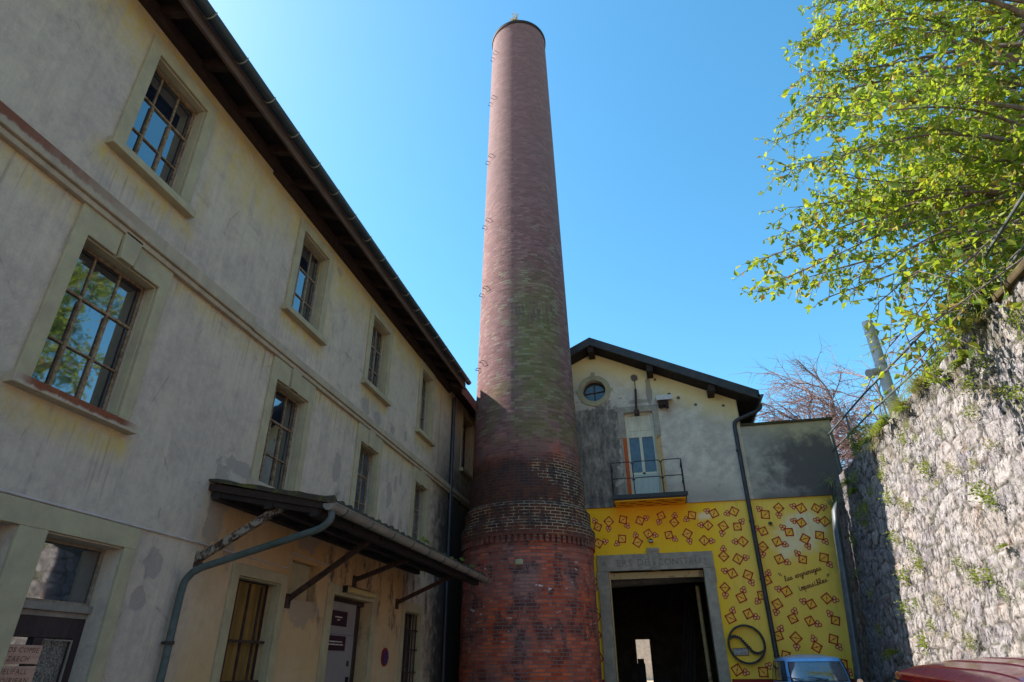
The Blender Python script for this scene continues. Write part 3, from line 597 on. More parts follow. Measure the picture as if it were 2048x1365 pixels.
tiles = build('mossy_tiles', tl, M_['moss'], CN, smooth=True)
gm = MB(); GX, GZ, GR = -3.40, CZ+1.60, .072
for yy in (Y0-.06, Y1+.02):
    for k in range(n0+1): a = math.pi + math.pi*k/n0; gm.v.append((GX+GR*math.cos(a), yy, GZ+GR*math.sin(a)))
gm.f = [(k, k+1, n0+1+k+1, n0+1+k) for k in range(n0)] + [tuple(range(n0+1)), tuple(range(2*n0+1, n0, -1))]
gm.tube([(GX+GR,Y0-.06,GZ),(GX+GR,Y1+.02,GZ)], .01, 6)
cg = build('gutter', gm, M_['gutl'], CN, smooth=True)
for k in range(10):
    y_ = Y0+.25+k*.7; cl = MB().tube([(GX+(GR+.005)*math.cos(math.pi+math.pi*q/8), y_, GZ+(GR+.005)*math.sin(math.pi+math.pi*q/8)) for q in range(9)], .007, 5); build('gutter_clip', cl, M_['gut'], cg)
for (yw, zw, yt, xt, zt, mt) in ((6.26,1.12,6.3,-3.99,1.70,'strut'),(8.2,.87,8.2,-3.86,1.60,'rust'),(10.16,1.34,10.16,-4.06,1.64,'rust'),(12.08,1.15,12.08,-3.89,1.60,'rust')):
    sm_ = MB(); sm_.bar((-4.99,yw,CZ+zw),(xt,yt,CZ+zt),.012,.085 if mt=='strut' else .06, up=(1,0,1)); sm_.bar((-4.99,yw+.03,CZ+zw-.03),(xt,yt+.03,CZ+zt-.03),.06,.012, up=(1,0,1))
    sm_.box(-5.0,-4.975,yw-.05,yw+.07,CZ+zw-.12,CZ+zw+.06)
    build('strut', sm_, M_[mt], CN)
pp = curve_pts([(GX,Y0+.02,GZ-.06),(GX,Y0+.01,GZ-.16),(-3.5,Y0,GZ-.25),(-3.7,Y0-.01,GZ-.31)], 5) + [Vector((-4.75,Y0-.13,CZ+.98))] + curve_pts([(-4.85,Y0-.14,CZ+.93),(-4.91,Y0-.15,CZ+.84),(-4.92,Y0-.16,CZ+.7)], 5) + [Vector((-4.92,Y0-.17,-.2))]
build('downpipe', MB().tube(pp, .038, 12), M_['pipe'], CN, smooth=True)
build('pipe_collar', MB().tube([(-4.92,6.01,CZ+.24),(-4.92,6.01,CZ+.27)], .056, 12).bar((-5,6.01,CZ+.255),(-4.9,6.01,CZ+.255),.02,.02), M_['rust'], CN)

# ---- signs, lamp, discs on the left wall
def text_mb(s, size, place, shear=0, ext=0, spacing=1.0, align='CENTER'):
    cu_ = bpy.data.curves.new('t', 'FONT'); cu_.body = s; cu_.size = size; cu_.shear = shear; cu_.space_character = spacing; cu_.align_x = align; cu_.resolution_u = 2
    ob = bpy.data.objects.new('t', cu_); scene.collection.objects.link(ob); dg = bpy.context.evaluated_depsgraph_get()
    me = bpy.data.meshes.new_from_object(ob.evaluated_get(dg)); mb = MB()
    mb.add([place(v.co.x, v.co.y) for v in me.vertices], [tuple(p.vertices) for p in me.polygons])
    bpy.data.objects.remove(ob); bpy.data.meshes.remove(me); return mb
def wsign(name, label, y0, y1, z0, z1, x, rows):
    t = thing(name, label, 'sign', (x, (y0+y1)/2, CZ+z0)); build('plate', MB().box(x, x+.008, y0, y1, CZ+z0, CZ+z1), M_['sign'], t)
    m = MB()
    for (u0, u1, v) in rows:      # too small to read: word-length dashes
        u = u0
        while u < u1: l = random.uniform(.03,.07); m.box(x+.008, x+.0105, u, min(u+l, u1), CZ+v, CZ+v+.018); u += l+.012
    build('lettering', m, M_['signt'], t)
wsign('door_sign', 'upper of two dark plates on the grey steel door', 9.53, 10.2, .62, .84, -5.07, [(9.78,10.02,.74),(9.86,9.96,.70)])
wsign('door_sign', 'lower of two dark plates on the grey steel door', 9.53, 10.22, .27, .48, -5.066, [(9.66,10.1,.385),(9.63,10.13,.345)])
lt = thing('wall_lamp', 'yellowed tubular lamp mounted above the grey steel door', 'lamp', (-4.95,10.3,CZ+1.1))
build('lamp_tube', MB().tube([(-4.92,9.78,CZ+1.15),(-4.92,10.85,CZ+1.15)], .05, 12), M_['lampc'], lt, smooth=True)
build('bracket', MB().box(-4.97,-4.93,9.85,10.75,CZ+1.19,CZ+1.215).box(-4.97,-4.9,9.74,9.78,CZ+1.1,CZ+1.2), M_['black'], lt)
npk = thing('no_parking_sign', 'small round red and blue no parking disc on the wall right of the steel door', 'sign', (-4.99,11.7,CZ+.2))
build('rim', MB().disc((-4.985,11.7,CZ+.2),.15,'x',.02), M_['nopark'], npk); build('face', MB().disc((-4.973,11.7,CZ+.2),.11,'x',.008), M_['noparkb'], npk)
build('stripe', MB().bar((-4.967,11.62,CZ+.28),(-4.967,11.78,CZ+.12),.006,.03,up=(0,1,1)), M_['nopark'], npk)
def plank_sign(label, y0, y1, z0, z1, l1, l2):
    X = -5.155; t = thing('wooden_sign', label, 'sign', (X,(y0+y1)/2,CZ+z0)); build('board', MB().box(X,X+.015,y0,y1,CZ+z0,CZ+z1), M_['pallet'], t, bevel=.003)
    hgt = z1-z0; m = MB()
    for s, f_ in ((l1,.60),(l2,.14)):
        q = text_mb(s, hgt*.40, lambda u, v: (X+.018, (y0+y1)/2+.0+u, CZ+z0+hgt*f_+v), shear=.15, spacing=1.15); m.add(q.v, q.f)
    build('lettering', m, M_['brownl'], t)
plank_sign('upper pale wooden board lettered in brown on the left entrance door', 4.40, 4.79, .06, .20, 'NOS COMIE', 'ZAECH')
plank_sign('lower pale wooden board lettered in brown on the left entrance door', 4.40, 4.79, -.10, .045, 'IEUFALL', 'NOIRJEAN')

# ------------------------------------------------------------------ chimney
CH = thing('brick_chimney', 'very tall round red brick factory chimney, mossy halfway and banded near its base', 'chimney', (-3.02, 15.3, 0))
def lathe(prof, n=96, c=(-3.02,15.3), wob=0):
    mb = MB(); uv = []
    for (r, z_) in prof:
        for k in range(n+1):
            a = 2*math.pi*k/n; mb.v.append((c[0]+r*math.sin(a), c[1]-r*math.cos(a), CZ+z_))
    for i in range(len(prof)-1):
        for k in range(n):
            q = [i*(n+1)+k, i*(n+1)+k+1, (i+1)*(n+1)+k+1, (i+1)*(n+1)+k]; mb.f.append(tuple(q))
            for idx in q:
                ii, kk = divmod(idx, n+1); uv.append((kk/n*9.4, mb.v[idx][2] if abs(prof[i][1]-prof[i+1][1]) > .03 else mb.v[idx][2]+prof[ii][0]))
    mb.uv = uv; return mb
build('base_drum', lathe([(1.60,-2.2),(1.57,2.30)]+[(1.57,2.301),(1.585,2.301),(1.585,2.40),(1.57,2.401),(1.57,2.47)]), M_['brick'], CH, smooth=35)
dn = MB(); nd = 72; uv = []
for k in range(nd):   # dentil course
    a0 = 2*math.pi*(k)/nd; a1 = 2*math.pi*(k+.58)/nd; P = []
    for r in (1.56,1.625):
        for a in (a0, a1):
            for zz in (2.47,2.62): P.append((-3.02+r*math.sin(a), 15.3-r*math.cos(a), CZ+zz))
    dn.add(P, [(4,6,7,5),(0,4,5,1),(2,3,7,6),(0,2,6,4),(1,5,7,3)])
for f in dn.f:
    for i in f: v = dn.v[i]; a = math.atan2(v[0]+3.02, 15.3-v[1]) % (2*math.pi); uv.append((a/(2*math.pi)*9.4, v[2]))
dn.uv = uv; build('dentil_course', dn, M_['brick'], CH)
build('collar', lathe([(1.56,2.46),(1.56,2.62),(1.63,2.621),(1.645,2.72),(1.645,2.88),(1.60,2.93),(1.55,3.04),(1.55,3.05),(1.56,3.30),(1.51,3.36),(1.47,3.42),(1.45,3.421),(1.45,4.12),(1.42,4.17),(1.38,4.20)]), M_['brick'], CH, smooth=35)
sh = [(1.385,4.19)]
for k in range(1, 18): t_ = k/17; zz = 4.19 + (21.2-4.19)*t_; sh.append((1.385 - .385*t_, zz))
build('shaft', lathe(sh), M_['brick'], CH, smooth=35)
build('rim', lathe([(1.0,21.19),(1.03,21.2),(1.035,21.32),(.80,21.33),(.80,20.0)]), M_['dark'], CH, smooth=35)
for (zz) in (7.2,9.6,12.1,14.8,17.6,20.0):   # climbing irons on the sunny side, in pairs
    a = R_(-52); r = 1.385 - .385*(zz-4.19)/17
    for da, dz in ((-.10,0),(.12,.10)):
        rg = MB()
        d = Vector((math.sin(a+da), -math.cos(a+da), 0)); t_ = Vector((math.cos(a+da), math.sin(a+da), 0)); c = Vector((-3.02,15.3,CZ+zz+dz))
        rg.tube([c + d*(r-.02)-t_*.07, c + d*(r+.10)-t_*.07, c + d*(r+.10)+t_*.07, c + d*(r-.02)+t_*.07], .010, 5); build('climbing_iron', rg, M_['iron'], CH)
st = MB(); st.box(-3.0,-2.82,13.66,13.76,CZ+1.98,CZ+2.1)
build('stone_plug', st, M_['sur'], CH, bevel=.03)

# ------------------------------------------------------------------ gabled workshop
YF = 17.3
GB = thing('gabled_workshop', 'gabled workshop with grey upper wall, yellow patterned ground floor and big open gate', 'building', (0, YF, 0))
RX = -1.26; zr = lambda x: 8.68 - .49*abs(x - RX)
circ = [(RX-.02+.34*math.cos(2*math.pi*k/32), CZ+7.42+.34*math.sin(2*math.pi*k/32)) for k in range(32)]
BD = (-.46,.36,4.22,6.62); GT = (-1.26,1.15,-1.4,2.24)
def plf(u, v, d): return (u, YF + d, v)
lo = MB(); wall_poly(lo, [(-5,-.3),(4.9,-.3),(4.9,CZ+3.93),(-5,CZ+3.93)], [rc(GT[0],GT[1],-.2,CZ+GT[3])], plf, .35)
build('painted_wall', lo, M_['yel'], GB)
up_ = MB(); wall_poly(up_, [(-5,CZ+3.93),(2.72,CZ+3.93),(2.72,CZ+zr(2.72)),(RX,CZ+8.68),(-5,CZ+zr(-5))], [rc(BD[0],BD[1],CZ+BD[2],CZ+BD[3]), circ], plf, .3)
up_.add([(2.72,YF,-.3),(2.72,31,-.3),(2.72,31,CZ+zr(2.72)),(2.72,YF,CZ+zr(2.72))],[(0,1,2,3)])
up_.add([(-5.2,YF,-.3),(-5.2,31,-.3),(-5.2,31,CZ+zr(-5.2)),(-5.2,YF,CZ+zr(-5.2))],[(3,2,1,0)])
wall_poly(up_, [(-5.2,-.3),(2.72,-.3),(2.72,CZ+6.7),(RX,CZ+8.68),(-5.2,CZ+6.7)], [rc(-1.30,-.68,.2,CZ+1.12)], lambda u, v, d: (u, 31+d, v), .3)
build('upper_wall', up_, M_['pg'], GB)
lw = MB(); lw.box(2.722,5.02,YF+.0,24,CZ+3.932,CZ+5.93); build('annex_wall', lw, M_['pg'], GB)
cp = MB(); cp.add([(2.70,YF-.05,CZ+5.932),(5.10,YF-.05,CZ+5.932),(5.10,24,CZ+5.932),(2.70,24,CZ+5.932),(2.70,YF-.05,CZ+6.0),(5.10,YF-.05,CZ+5.99),(5.10,24,CZ+5.99),(2.70,24,CZ+6.0)],[(0,3,2,1),(4,5,6,7),(0,1,5,4),(1,2,6,5),(2,3,7,6),(3,0,4,7)])
build('annex_coping', cp, M_['soil'], GB)
bd = MB(); bd.box(.99,5.0,YF-.06,YF+.05,CZ+3.90,CZ+4.02); bd.box(.99,5.0,YF-.03,YF+.05,CZ+4.021,CZ+4.18); bd.box(-5,-.97,YF-.06,YF+.05,CZ+3.90,CZ+4.02); bd.box(-5,-.97,YF-.03,YF+.05,CZ+4.021,CZ+4.18)
build('string_course', bd, M_['pg'], GB, bevel=.006)
pb = MB(); pb.box(-5,-1.56,YF-.02,YF+.05,-.3,CZ-.25); pb.box(1.44,4.9,YF-.02,YF+.05,-.3,CZ-.25); build('red_plinth', pb, M_['redp'], GB)
# roof
rr = MB()
def slab(x0, x1, y0, y1, t0, t1):
    rr.add([(x0,y0,CZ+zr(x0)+t0),(x1,y0,CZ+zr(x1)+t0),(x1,y1,CZ+zr(x1)+t0),(x0,y1,CZ+zr(x0)+t0),(x0,y0,CZ+zr(x0)+t1),(x1,y0,CZ+zr(x1)+t1),(x1,y1,CZ+zr(x1)+t1),(x0,y1,CZ+zr(x0)+t1)],
           [(0,3,2,1),(4,5,6,7),(0,1,5,4),(1,2,6,5),(2,3,7,6),(3,0,4,7)])
slab(RX, 3.22, 16.72, 31.4, .02, .20); slab(-5.75, RX, 16.72, 31.4, .02, .20)
grf = build('roof', rr, M_['dark'], GB)
rr = MB(); slab(RX, 3.26, 16.66, 16.717, -.01, .25); slab(-5.78, RX, 16.66, 16.717, -.01, .25)
build('verge_board', rr, M_['verge'], grf)
for xx in (RX, .42, 2.05, -3.0): build('purlin', MB().box(xx-.09, xx+.09, 16.75, YF+.02, CZ+zr(xx)-.20, CZ+zr(xx)+.015), M_['wood'], grf)
gm = MB(); GX, GZ, GR = 3.28, CZ+zr(3.25)+.12, .085
for yy in (16.66, 31):
    for k in range(n0+1): a = math.pi + math.pi*k/n0; gm.v.append((GX+GR*math.cos(a), yy, GZ+GR*math.sin(a)))
gm.f = [(k, k+1, n0+1+k+1, n0+1+k) for k in range(n0)] + [tuple(range(n0+1)), tuple(range(2*n0+1, n0, -1))]
build('gutter', gm, M_['gut'], GB, smooth=True)
pth = curve_pts([(3.28,16.95,CZ+6.42),(3.26,16.98,CZ+6.32),(3.15,17.05,CZ+6.25)], 4) + curve_pts([(2.72,17.18,CZ+6.13),(2.58,17.21,CZ+6.05),(2.54,17.22,CZ+5.9)], 4) + [Vector((2.52,17.15,CZ+3.9)), Vector((2.52,17.2,CZ+.5)), Vector((2.52,17.2,CZ+.1))]
dpipe = build('downpipe', MB().tube(pth, .055, 12), M_['pipeblk'], GB, smooth=True)
cj = MB()
for zz in (5.2,3.3,1.9,.2): cj.tube([(2.52,17.19,CZ+zz),(2.52,17.19,CZ+zz+.05)], .068, 12)
build('pipe_collars', cj, M_['pipeblk'], dpipe)
# oculus
oc = MB(); n1 = 48; cxo, czo = RX-.02, CZ+7.42
def ring(mb, cx_, cz_, r0, r1, ya, yb, n=48):
    P = []
    for (r, yy) in ((r0,ya),(r1,ya),(r1,yb),(r0,yb)):
        for k in range(n): a = 2*math.pi*k/n; P.append((cx_+r*math.cos(a), yy, cz_+r*math.sin(a)))
    F = []
    for q in range(4):
        q2 = (q+1) % 4
        for k in range(n): l = (k+1) % n; F.append((q*n+k, q*n+l, q2*n+l, q2*n+k))
    mb.add(P, F)
ow = MB(); ring(ow, cxo, czo, .30, .338, YF+.14, YF+.2); ow.box(cxo-.015,cxo+.015,YF+.15,YF+.18,czo-.31,czo+.31); ow.bar((cxo-.3,YF+.165,czo-.03),(cxo+.3,YF+.165,czo+.03),.02,.025)
orf = build('round_window', ow, M_['rust'], GB)
oc = MB(); ring(oc, cxo, czo, .339, .50, YF-.03, YF+.02); oc.box(cxo-.055,cxo+.055,YF-.045,YF,czo+.36,czo+.60); oc.box(cxo-.56,cxo-.45,YF-.028,YF,czo-.05,czo+.05); oc.box(cxo+.45,cxo+.56,YF-.028,YF,czo-.05,czo+.05)
build('surround', oc, M_['sur'], orf, bevel=.006)
build('pane', MB().disc((cxo,YF+.19,czo),.31,'y',.006,32), M_['glassg'], orf)
# balcony door
a, b, c, d = BD; c += CZ; d += CZ; t_ = CZ+6.03
bdm = MB()
for q in ((a,a+.07,c,d),(b-.07,b,c,d),(a+.07,b-.07,d-.05,d),(a+.07,b-.07,t_-.04,t_+.03),(a+.07,b-.07,t_-.14,t_-.04),(-.1,-.02,CZ+4.80,t_-.14),(a+.07,b-.07,CZ+4.78,CZ+4.86)): bdm.box(q[0],q[1],YF+.12,YF+.17,q[2],q[3])
bdm.box(a+.07,b-.07,YF+.155,YF+.165,t_+.03,d-.05)
for u0,u1 in ((a+.11,-.09),(-.03,b-.11)): bdm.box(u0,u1,YF+.14,YF+.156,t_+.07,d-.09)
bdo = build('balcony_door', bdm, M_['creamdoor'], GB, bevel=.004)
build('pane', MB().box(a+.07,b-.07,YF+.15,YF+.156,CZ+4.86,t_-.14), M_['glassg'], bdo)
build('lower_board', MB().box(a+.06,b-.03,YF+.10,YF+.125,c,CZ+4.80), M_['paleblue'], bdo)
bs = MB(); bs.box(a-.19,a,YF-.03,YF+.04,CZ+5.85,d); bs.box(b,b+.17,YF-.03,YF+.04,CZ+5.85,d); bs.box(a-.19,b+.17,YF-.03,YF+.04,d+.001,d+.19); bs.box(a-.16,a-.10,YF-.025,YF+.02,c,CZ+5.85)
build('surround', bs, M_['stonefr'], bdo, bevel=.006)
build('rusty_jamb', MB().box(a-.10,a+.004,YF-.02,YF+.12,c,CZ+5.85), M_['orust'], bdo); build('ochre_jamb', MB().box(b-.004,b+.15,YF-.02,YF+.10,c,CZ+5.85), M_['ochrewood'], bdo)
# balcony
BL = build('balcony_slab', MB().box(-.94,.96,16.5,YF,CZ+3.90,CZ+4.0).box(-.97,.99,16.46,16.52,CZ+3.93,CZ+4.03), M_['verge'], GB)
build('soffit', MB().box(-.91,.93,16.53,YF-.002,CZ+3.875,CZ+3.899), M_['yel'], BL)
lips = MB()
for k, (u, v) in enumerate([(-.68,16.72),(-.2,16.66),(.3,16.62),(.72,16.63),(-.45,16.86),(-.02,16.82),(.42,16.8),(.76,16.8),(-.72,16.98),(-.25,17.0),(.2,17.02),(.6,16.98),(-.55,17.12),(-.0,17.15),(.4,17.17)]):
    P = [(u+.13*math.cos(t), v+.045*math.sin(t)*(1-.35*math.cos(t)**2), CZ+3.872) for t in [2*math.pi*i/14 for i in range(14)]]
    lips.poly(P)
build('painted_ovals', lips, M_['motif'], BL)
rl = MB(); yb = 16.53; zf = CZ+4.0
for (x0, x1) in ((-.93,-.37),(-.33,.38),(.42,.93)):
    for zz in (zf+.92, zf+.48):
        rl.tube(curve_pts([(x0,yb,zz-.07),(x0+.012,yb,zz-.02),(x0+.06,yb,zz)],3)+curve_pts([(x1-.06,yb,zz),(x1-.012,yb,zz-.02),(x1,yb,zz-.07)],3), .013, 6)
for xx in (-.93,-.35,.40,.93): rl.tube([(xx,yb,zf-.06),(xx,yb,zf+.88)], .014, 6)
for xx in (-.93,.93):
    for zz in (zf+.91, zf+.47): rl.tube([(xx,yb,zz),(xx,YF,zz)], .013, 6)
    rl.tube([(xx,YF-.4,zf),(xx,YF-.4,zf+.91)], .012, 6)
build('railing', rl, M_['iron'], BL, smooth=True)
# hoist beam and box
hb = MB().bar((-.09,16.95,CZ+6.52),(-.05,17.2,CZ+7.30),.06,.06).bar((-.05,17.2,CZ+7.30),(-.05,YF,CZ+7.62),.02,.02); hb.box(-.16,-.01,16.93,17.1,CZ+6.42,CZ+6.56)
tag(build('hoist_bracket', hb, M_['rust']), 'dark iron hoist arm hanging over the balcony door', 'bracket')
fl = thing('flood_lamp', 'grey metal box lamp on the upper wall right of the balcony door', 'lamp', (.72,YF,CZ+6.85))
build('hood', MB().add([(.52,16.98,CZ+6.82),(.94,16.98,CZ+6.82),(.94,YF,CZ+6.90),(.52,YF,CZ+6.90),(.50,16.96,CZ+6.95),(.96,16.96,CZ+6.95),(.96,YF,CZ+7.0),(.50,YF,CZ+7.0)],[(0,3,2,1),(4,5,6,7),(0,1,5,4),(1,2,6,5),(2,3,7,6),(3,0,4,7)]), M_['galv'], fl)
build('fitting', MB().box(.56,.84,17.05,YF,CZ+6.68,CZ+6.82).tube([(.62,17.1,CZ+6.7),(.62,17.1,CZ+6.6)],.04,10).tube([(.78,17.1,CZ+6.7),(.80,17.05,CZ+6.58)],.04,10), M_['wood'], fl)
# gate
a, b, c, d = GT; gm = MB(); top = CZ+2.24
gm.box(-1.54,-1.258,YF-.07,YF+.3,-.2,top-.002); gm.box(1.148,1.41,YF-.07,YF+.3,-.2,top-.002)
gm.box(-1.57,-1.54,YF-.07,YF,top-.45,top); gm.box(1.41,1.44,YF-.07,YF,top-.35,top)
gm.box(-1.54,-.15,YF-.07,YF+.3,top,CZ+2.645); gm.box(.04,1.43,YF-.07,YF+.3,top,CZ+2.645)
gate = build('gate_frame', gm, M_['stonefr'], GB, bevel=.01)
ks = MB(); ks.add([(-.155,YF-.1,top-.01),(.045,YF-.1,top-.01),(.105,YF-.1,CZ+2.78),(-.215,YF-.1,CZ+2.78),(-.155,YF+.1,top-.01),(.045,YF+.1,top-.01),(.105,YF+.1,CZ+2.78),(-.215,YF+.1,CZ+2.78)],[(0,1,2,3),(0,4,5,1),(1,5,6,2),(2,6,7,3),(3,7,4,0)])
build('keystone', ks, M_['stonefr'], gate, bevel=.008)
tm = MB()
for (s, size, cx_, cz_, sp, yy) in (('ERS', .25, -.83, 2.345, 1.1, YF-.0735),('DE', .25, -.345, 2.345, 1.05, YF-.0735),('A', .2, -1.36, 2.36, 1, YF-.0735),('CONSTRU', .235, .575, 2.345, 1.0, YF-.0735),('CT', .15, 1.17, 2.37, 1.0, YF-.0735),('1895', .145, -.055, 2.63, 1.0, YF-.1035)):
    q = text_mb(s, size, lambda u, v: (cx_+u, yy, CZ+cz_+v), spacing=sp); tm.add(q.v, q.f)
for (u0,v0,u1,v1) in ((-.09,2.42,-.02,2.42),(-.055,2.36,-.055,2.46),(-.09,2.42,-.075,2.36),(-.02,2.42,-.035,2.36),(-.085,2.36,-.025,2.36)): tm.bar((u0,YF-.1035,CZ+v0),(u1,YF-.1035,CZ+v1),.004,.012,up=(0,0,1) if u0!=u1 else (1,0,0))
build('incised_letters', tm, M_['carved'], gate)
build('rolled_shutter', MB().box(-1.25,1.14,YF+.10,YF+.2,top-.16,top-.03).box(-1.25,1.14,YF+.08,YF+.12,top-.19,top-.161).box(-.45,.3,YF+.085,YF+.10,top-.10,top-.06).box(-1.255,-1.22,YF+.05,YF+.1,-.2,top), M_['ochrewood'], gate)
# hall contents seen through the gate
hf = MB().box(-5.1,2.7,YF+.4,30.9,.3,.42); build('hall_floor', hf, M_['ground'], GB)
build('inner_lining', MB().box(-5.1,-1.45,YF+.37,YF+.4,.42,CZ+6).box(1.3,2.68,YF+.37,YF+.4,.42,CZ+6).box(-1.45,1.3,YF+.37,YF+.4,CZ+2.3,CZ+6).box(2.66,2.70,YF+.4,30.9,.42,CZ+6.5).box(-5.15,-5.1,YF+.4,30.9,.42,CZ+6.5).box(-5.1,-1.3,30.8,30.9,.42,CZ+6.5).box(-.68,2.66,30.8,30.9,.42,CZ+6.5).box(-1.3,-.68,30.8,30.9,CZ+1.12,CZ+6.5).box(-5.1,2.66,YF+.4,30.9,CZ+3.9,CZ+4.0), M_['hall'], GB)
tag(build('duct', MB().tube([(-1.9,18.8,CZ+2.1),(2.4,18.9,CZ+2.25)], .12, 12), M_['gutl'], smooth=True), 'horizontal grey duct under the ceiling just inside the gate', 'duct')
tag(build('white_post', MB().tube([(1.02,18.5,CZ-1.1),(1.0,18.5,CZ+1.95)], .05, 12), M_['ochrewood'], smooth=True), 'slim cream post standing inside the gate at its right', 'post')
pl = MB()
for k in range(4): pl.bar((.2+.12*k,19.5,.45),(.72+.05*k,20.1,CZ+1.7-.2*k),.09,.04)
tag(build('leaning_boards', pl, M_['wood']), 'dark boards leaning inside the gate near the cream post', 'boards')
mc = MB().box(-1.0,-.6,22,22.6,.42,1.1).box(-.95,-.7,22.1,22.5,1.1,1.62).tube([(-.82,22.3,1.55),(-.82,22.3,1.75)],.1,10).box(-.3,.1,21,21.5,.42,1.2)
tag(build('machine', mc, M_['dark']), 'dark machine silhouette inside the hall before the bright back doorway', 'machine')
tag(build('neighbour_wall', MB().box(-6,6,37,37.4,-.2,CZ+3), M_['white']), 'pale wall seen through the far doorway of the hall', 'wall')
# painted motifs
MOT = [(-1.46,4.9,114),(-1.15,5.03,-95),(-0.76,5.06,-58),(-0.31,5.01,18),(0.26,5.11,-115),(0.58,4.92,83),(1.06,5.08,-150),(1.63,5.1,159),(1.43,4.8,175),(-1.47,4.47,9),(-0.83,4.56,-139),(-0.43,4.45,100),(-0.13,4.66,-17),(0.4,4.6,-41),(0.88,4.61,-80),(1.28,4.42,-3),(1.81,4.76,-104),(2.14,5.12,-170),(2.16,4.73,41),(2.23,4.35,176),(1.7,4.01,83),(2.04,3.93,5),(1.84,3.59,159),(2.21,3.54,-69),(2.9,5.0,127),(2.77,4.58,149),(2.69,4.2,-101),(2.63,3.4,72),(1.61,3.26,-94),(1.96,3.02,70),(2.45,3.06,-130),(1.63,2.56,68),(2.06,2.65,-20),(1.59,1.44,-17),(2.17,1.39,41),(3.26,5.15,-98),(3.8,5.11,161),(4.16,5.09,2),(3.73,4.75,164),(4.29,4.75,169),(3.39,4.53,135),(4.09,4.42,-54),(3.73,4.35,-79),(3.06,4.31,-28),(3.03,3.89,-27),(3.57,3.86,121),(4.07,3.88,-63),(3.04,3.13,157),(3.92,2.95,-11),(2.77,2.85,-106),(3.54,2.83,161),(3.06,2.52,69),(3.43,2.46,-22),(4.0,2.46,125),(2.65,2.15,63),(3.04,2.1,-93),(3.46,1.9,99),(3.86,2.06,-61),(2.74,1.73,-60),(3.93,1.54,-59),(-1.66,3.5,-90),(-1.65,2.67,106),(-1.67,2.24,-96),(-1.66,1.72,-110),(-1.84,3.04,-117),(-2.3,4.6,20),(-2.0,4.1,130),(-2.5,3.5,-60),(-2.2,2.6,80)]
mo = MB(); mf = MB(); mfo = MB(); ya = YF-.004
def seg(mb, p, q, wd, yy=ya):
    d = Vector((q[0]-p[0], q[1]-p[1])); L = d.length
    if L < 1e-6: return
    d /= L; nrm = Vector((-d.y, d.x))*wd/2; e = d*wd/2
    P = [(p[0]-nrm.x-e.x, p[1]-nrm.y-e.y),(q[0]-nrm.x+e.x, q[1]-nrm.y+e.y),(q[0]+nrm.x+e.x, q[1]+nrm.y+e.y),(p[0]+nrm.x-e.x, p[1]+nrm.y-e.y)]
    mb.add([(x_, yy, z_) for x_, z_ in P], [(0,1,2,3)])
for (x_, z_, dg) in MOT:
    a = R_(dg + random.uniform(-4,4)); r = .122*random.uniform(.97,1.12); z_ += 0
    pt = [(x_+r*math.cos(a+k*math.pi/2), z_+r*math.sin(a+k*math.pi/2)) for k in range(4)]
    for k in range(4): seg(mo, pt[k], pt[(k+1)%4], .028, ya-.0002*k)
    seg(mo, pt[1], pt[3], .012, ya-.001)
    mo.add([(x_+.018*math.cos(t), ya-.0012, z_+.018*math.sin(t)) for t in [i*math.pi/4 for i in range(8)]], [tuple(range(8))])
    mfo.add([(p[0], YF-.0015, p[1]) for p in pt], [(0,1,2,3)])
    cc = (x_+(r+.062)*math.cos(a), z_+(r+.062)*math.sin(a))
    for k in range(3):
        b_ = a + math.pi + R_(60) + k*2*math.pi/3 - R_(0); q = (cc[0]+.042*math.cos(b_), cc[1]+.042*math.sin(b_))
        n2 = 16; ri, ro = .028, .047; y2 = ya - .0003*k - .0015
        mo.add([(q[0]+ri*math.cos(2*math.pi*i/n2), y2, q[1]+ri*math.sin(2*math.pi*i/n2)) for i in range(n2)]+[(q[0]+ro*math.cos(2*math.pi*i/n2), y2, q[1]+ro*math.sin(2*math.pi*i/n2)) for i in range(n2)], [(i,(i+1)%n2,n2+(i+1)%n2,n2+i) for i in range(n2)])
        mf.add([(q[0]+ri*math.cos(2*math.pi*i/n2), y2, q[1]+ri*math.sin(2*math.pi*i/n2)) for i in range(n2)], [tuple(range(n2))])
pm = build('painted_motifs', mo, M_['motif'], GB); build('painted_circle_fills', mf, M_['motiff'], pm)
M_['dfill'] = simple('diamond_wash', (.90,.53,.06), (.84,.50,.08), .8, 5); build('painted_diamond_fills', mfo, M_['dfill'], pm)
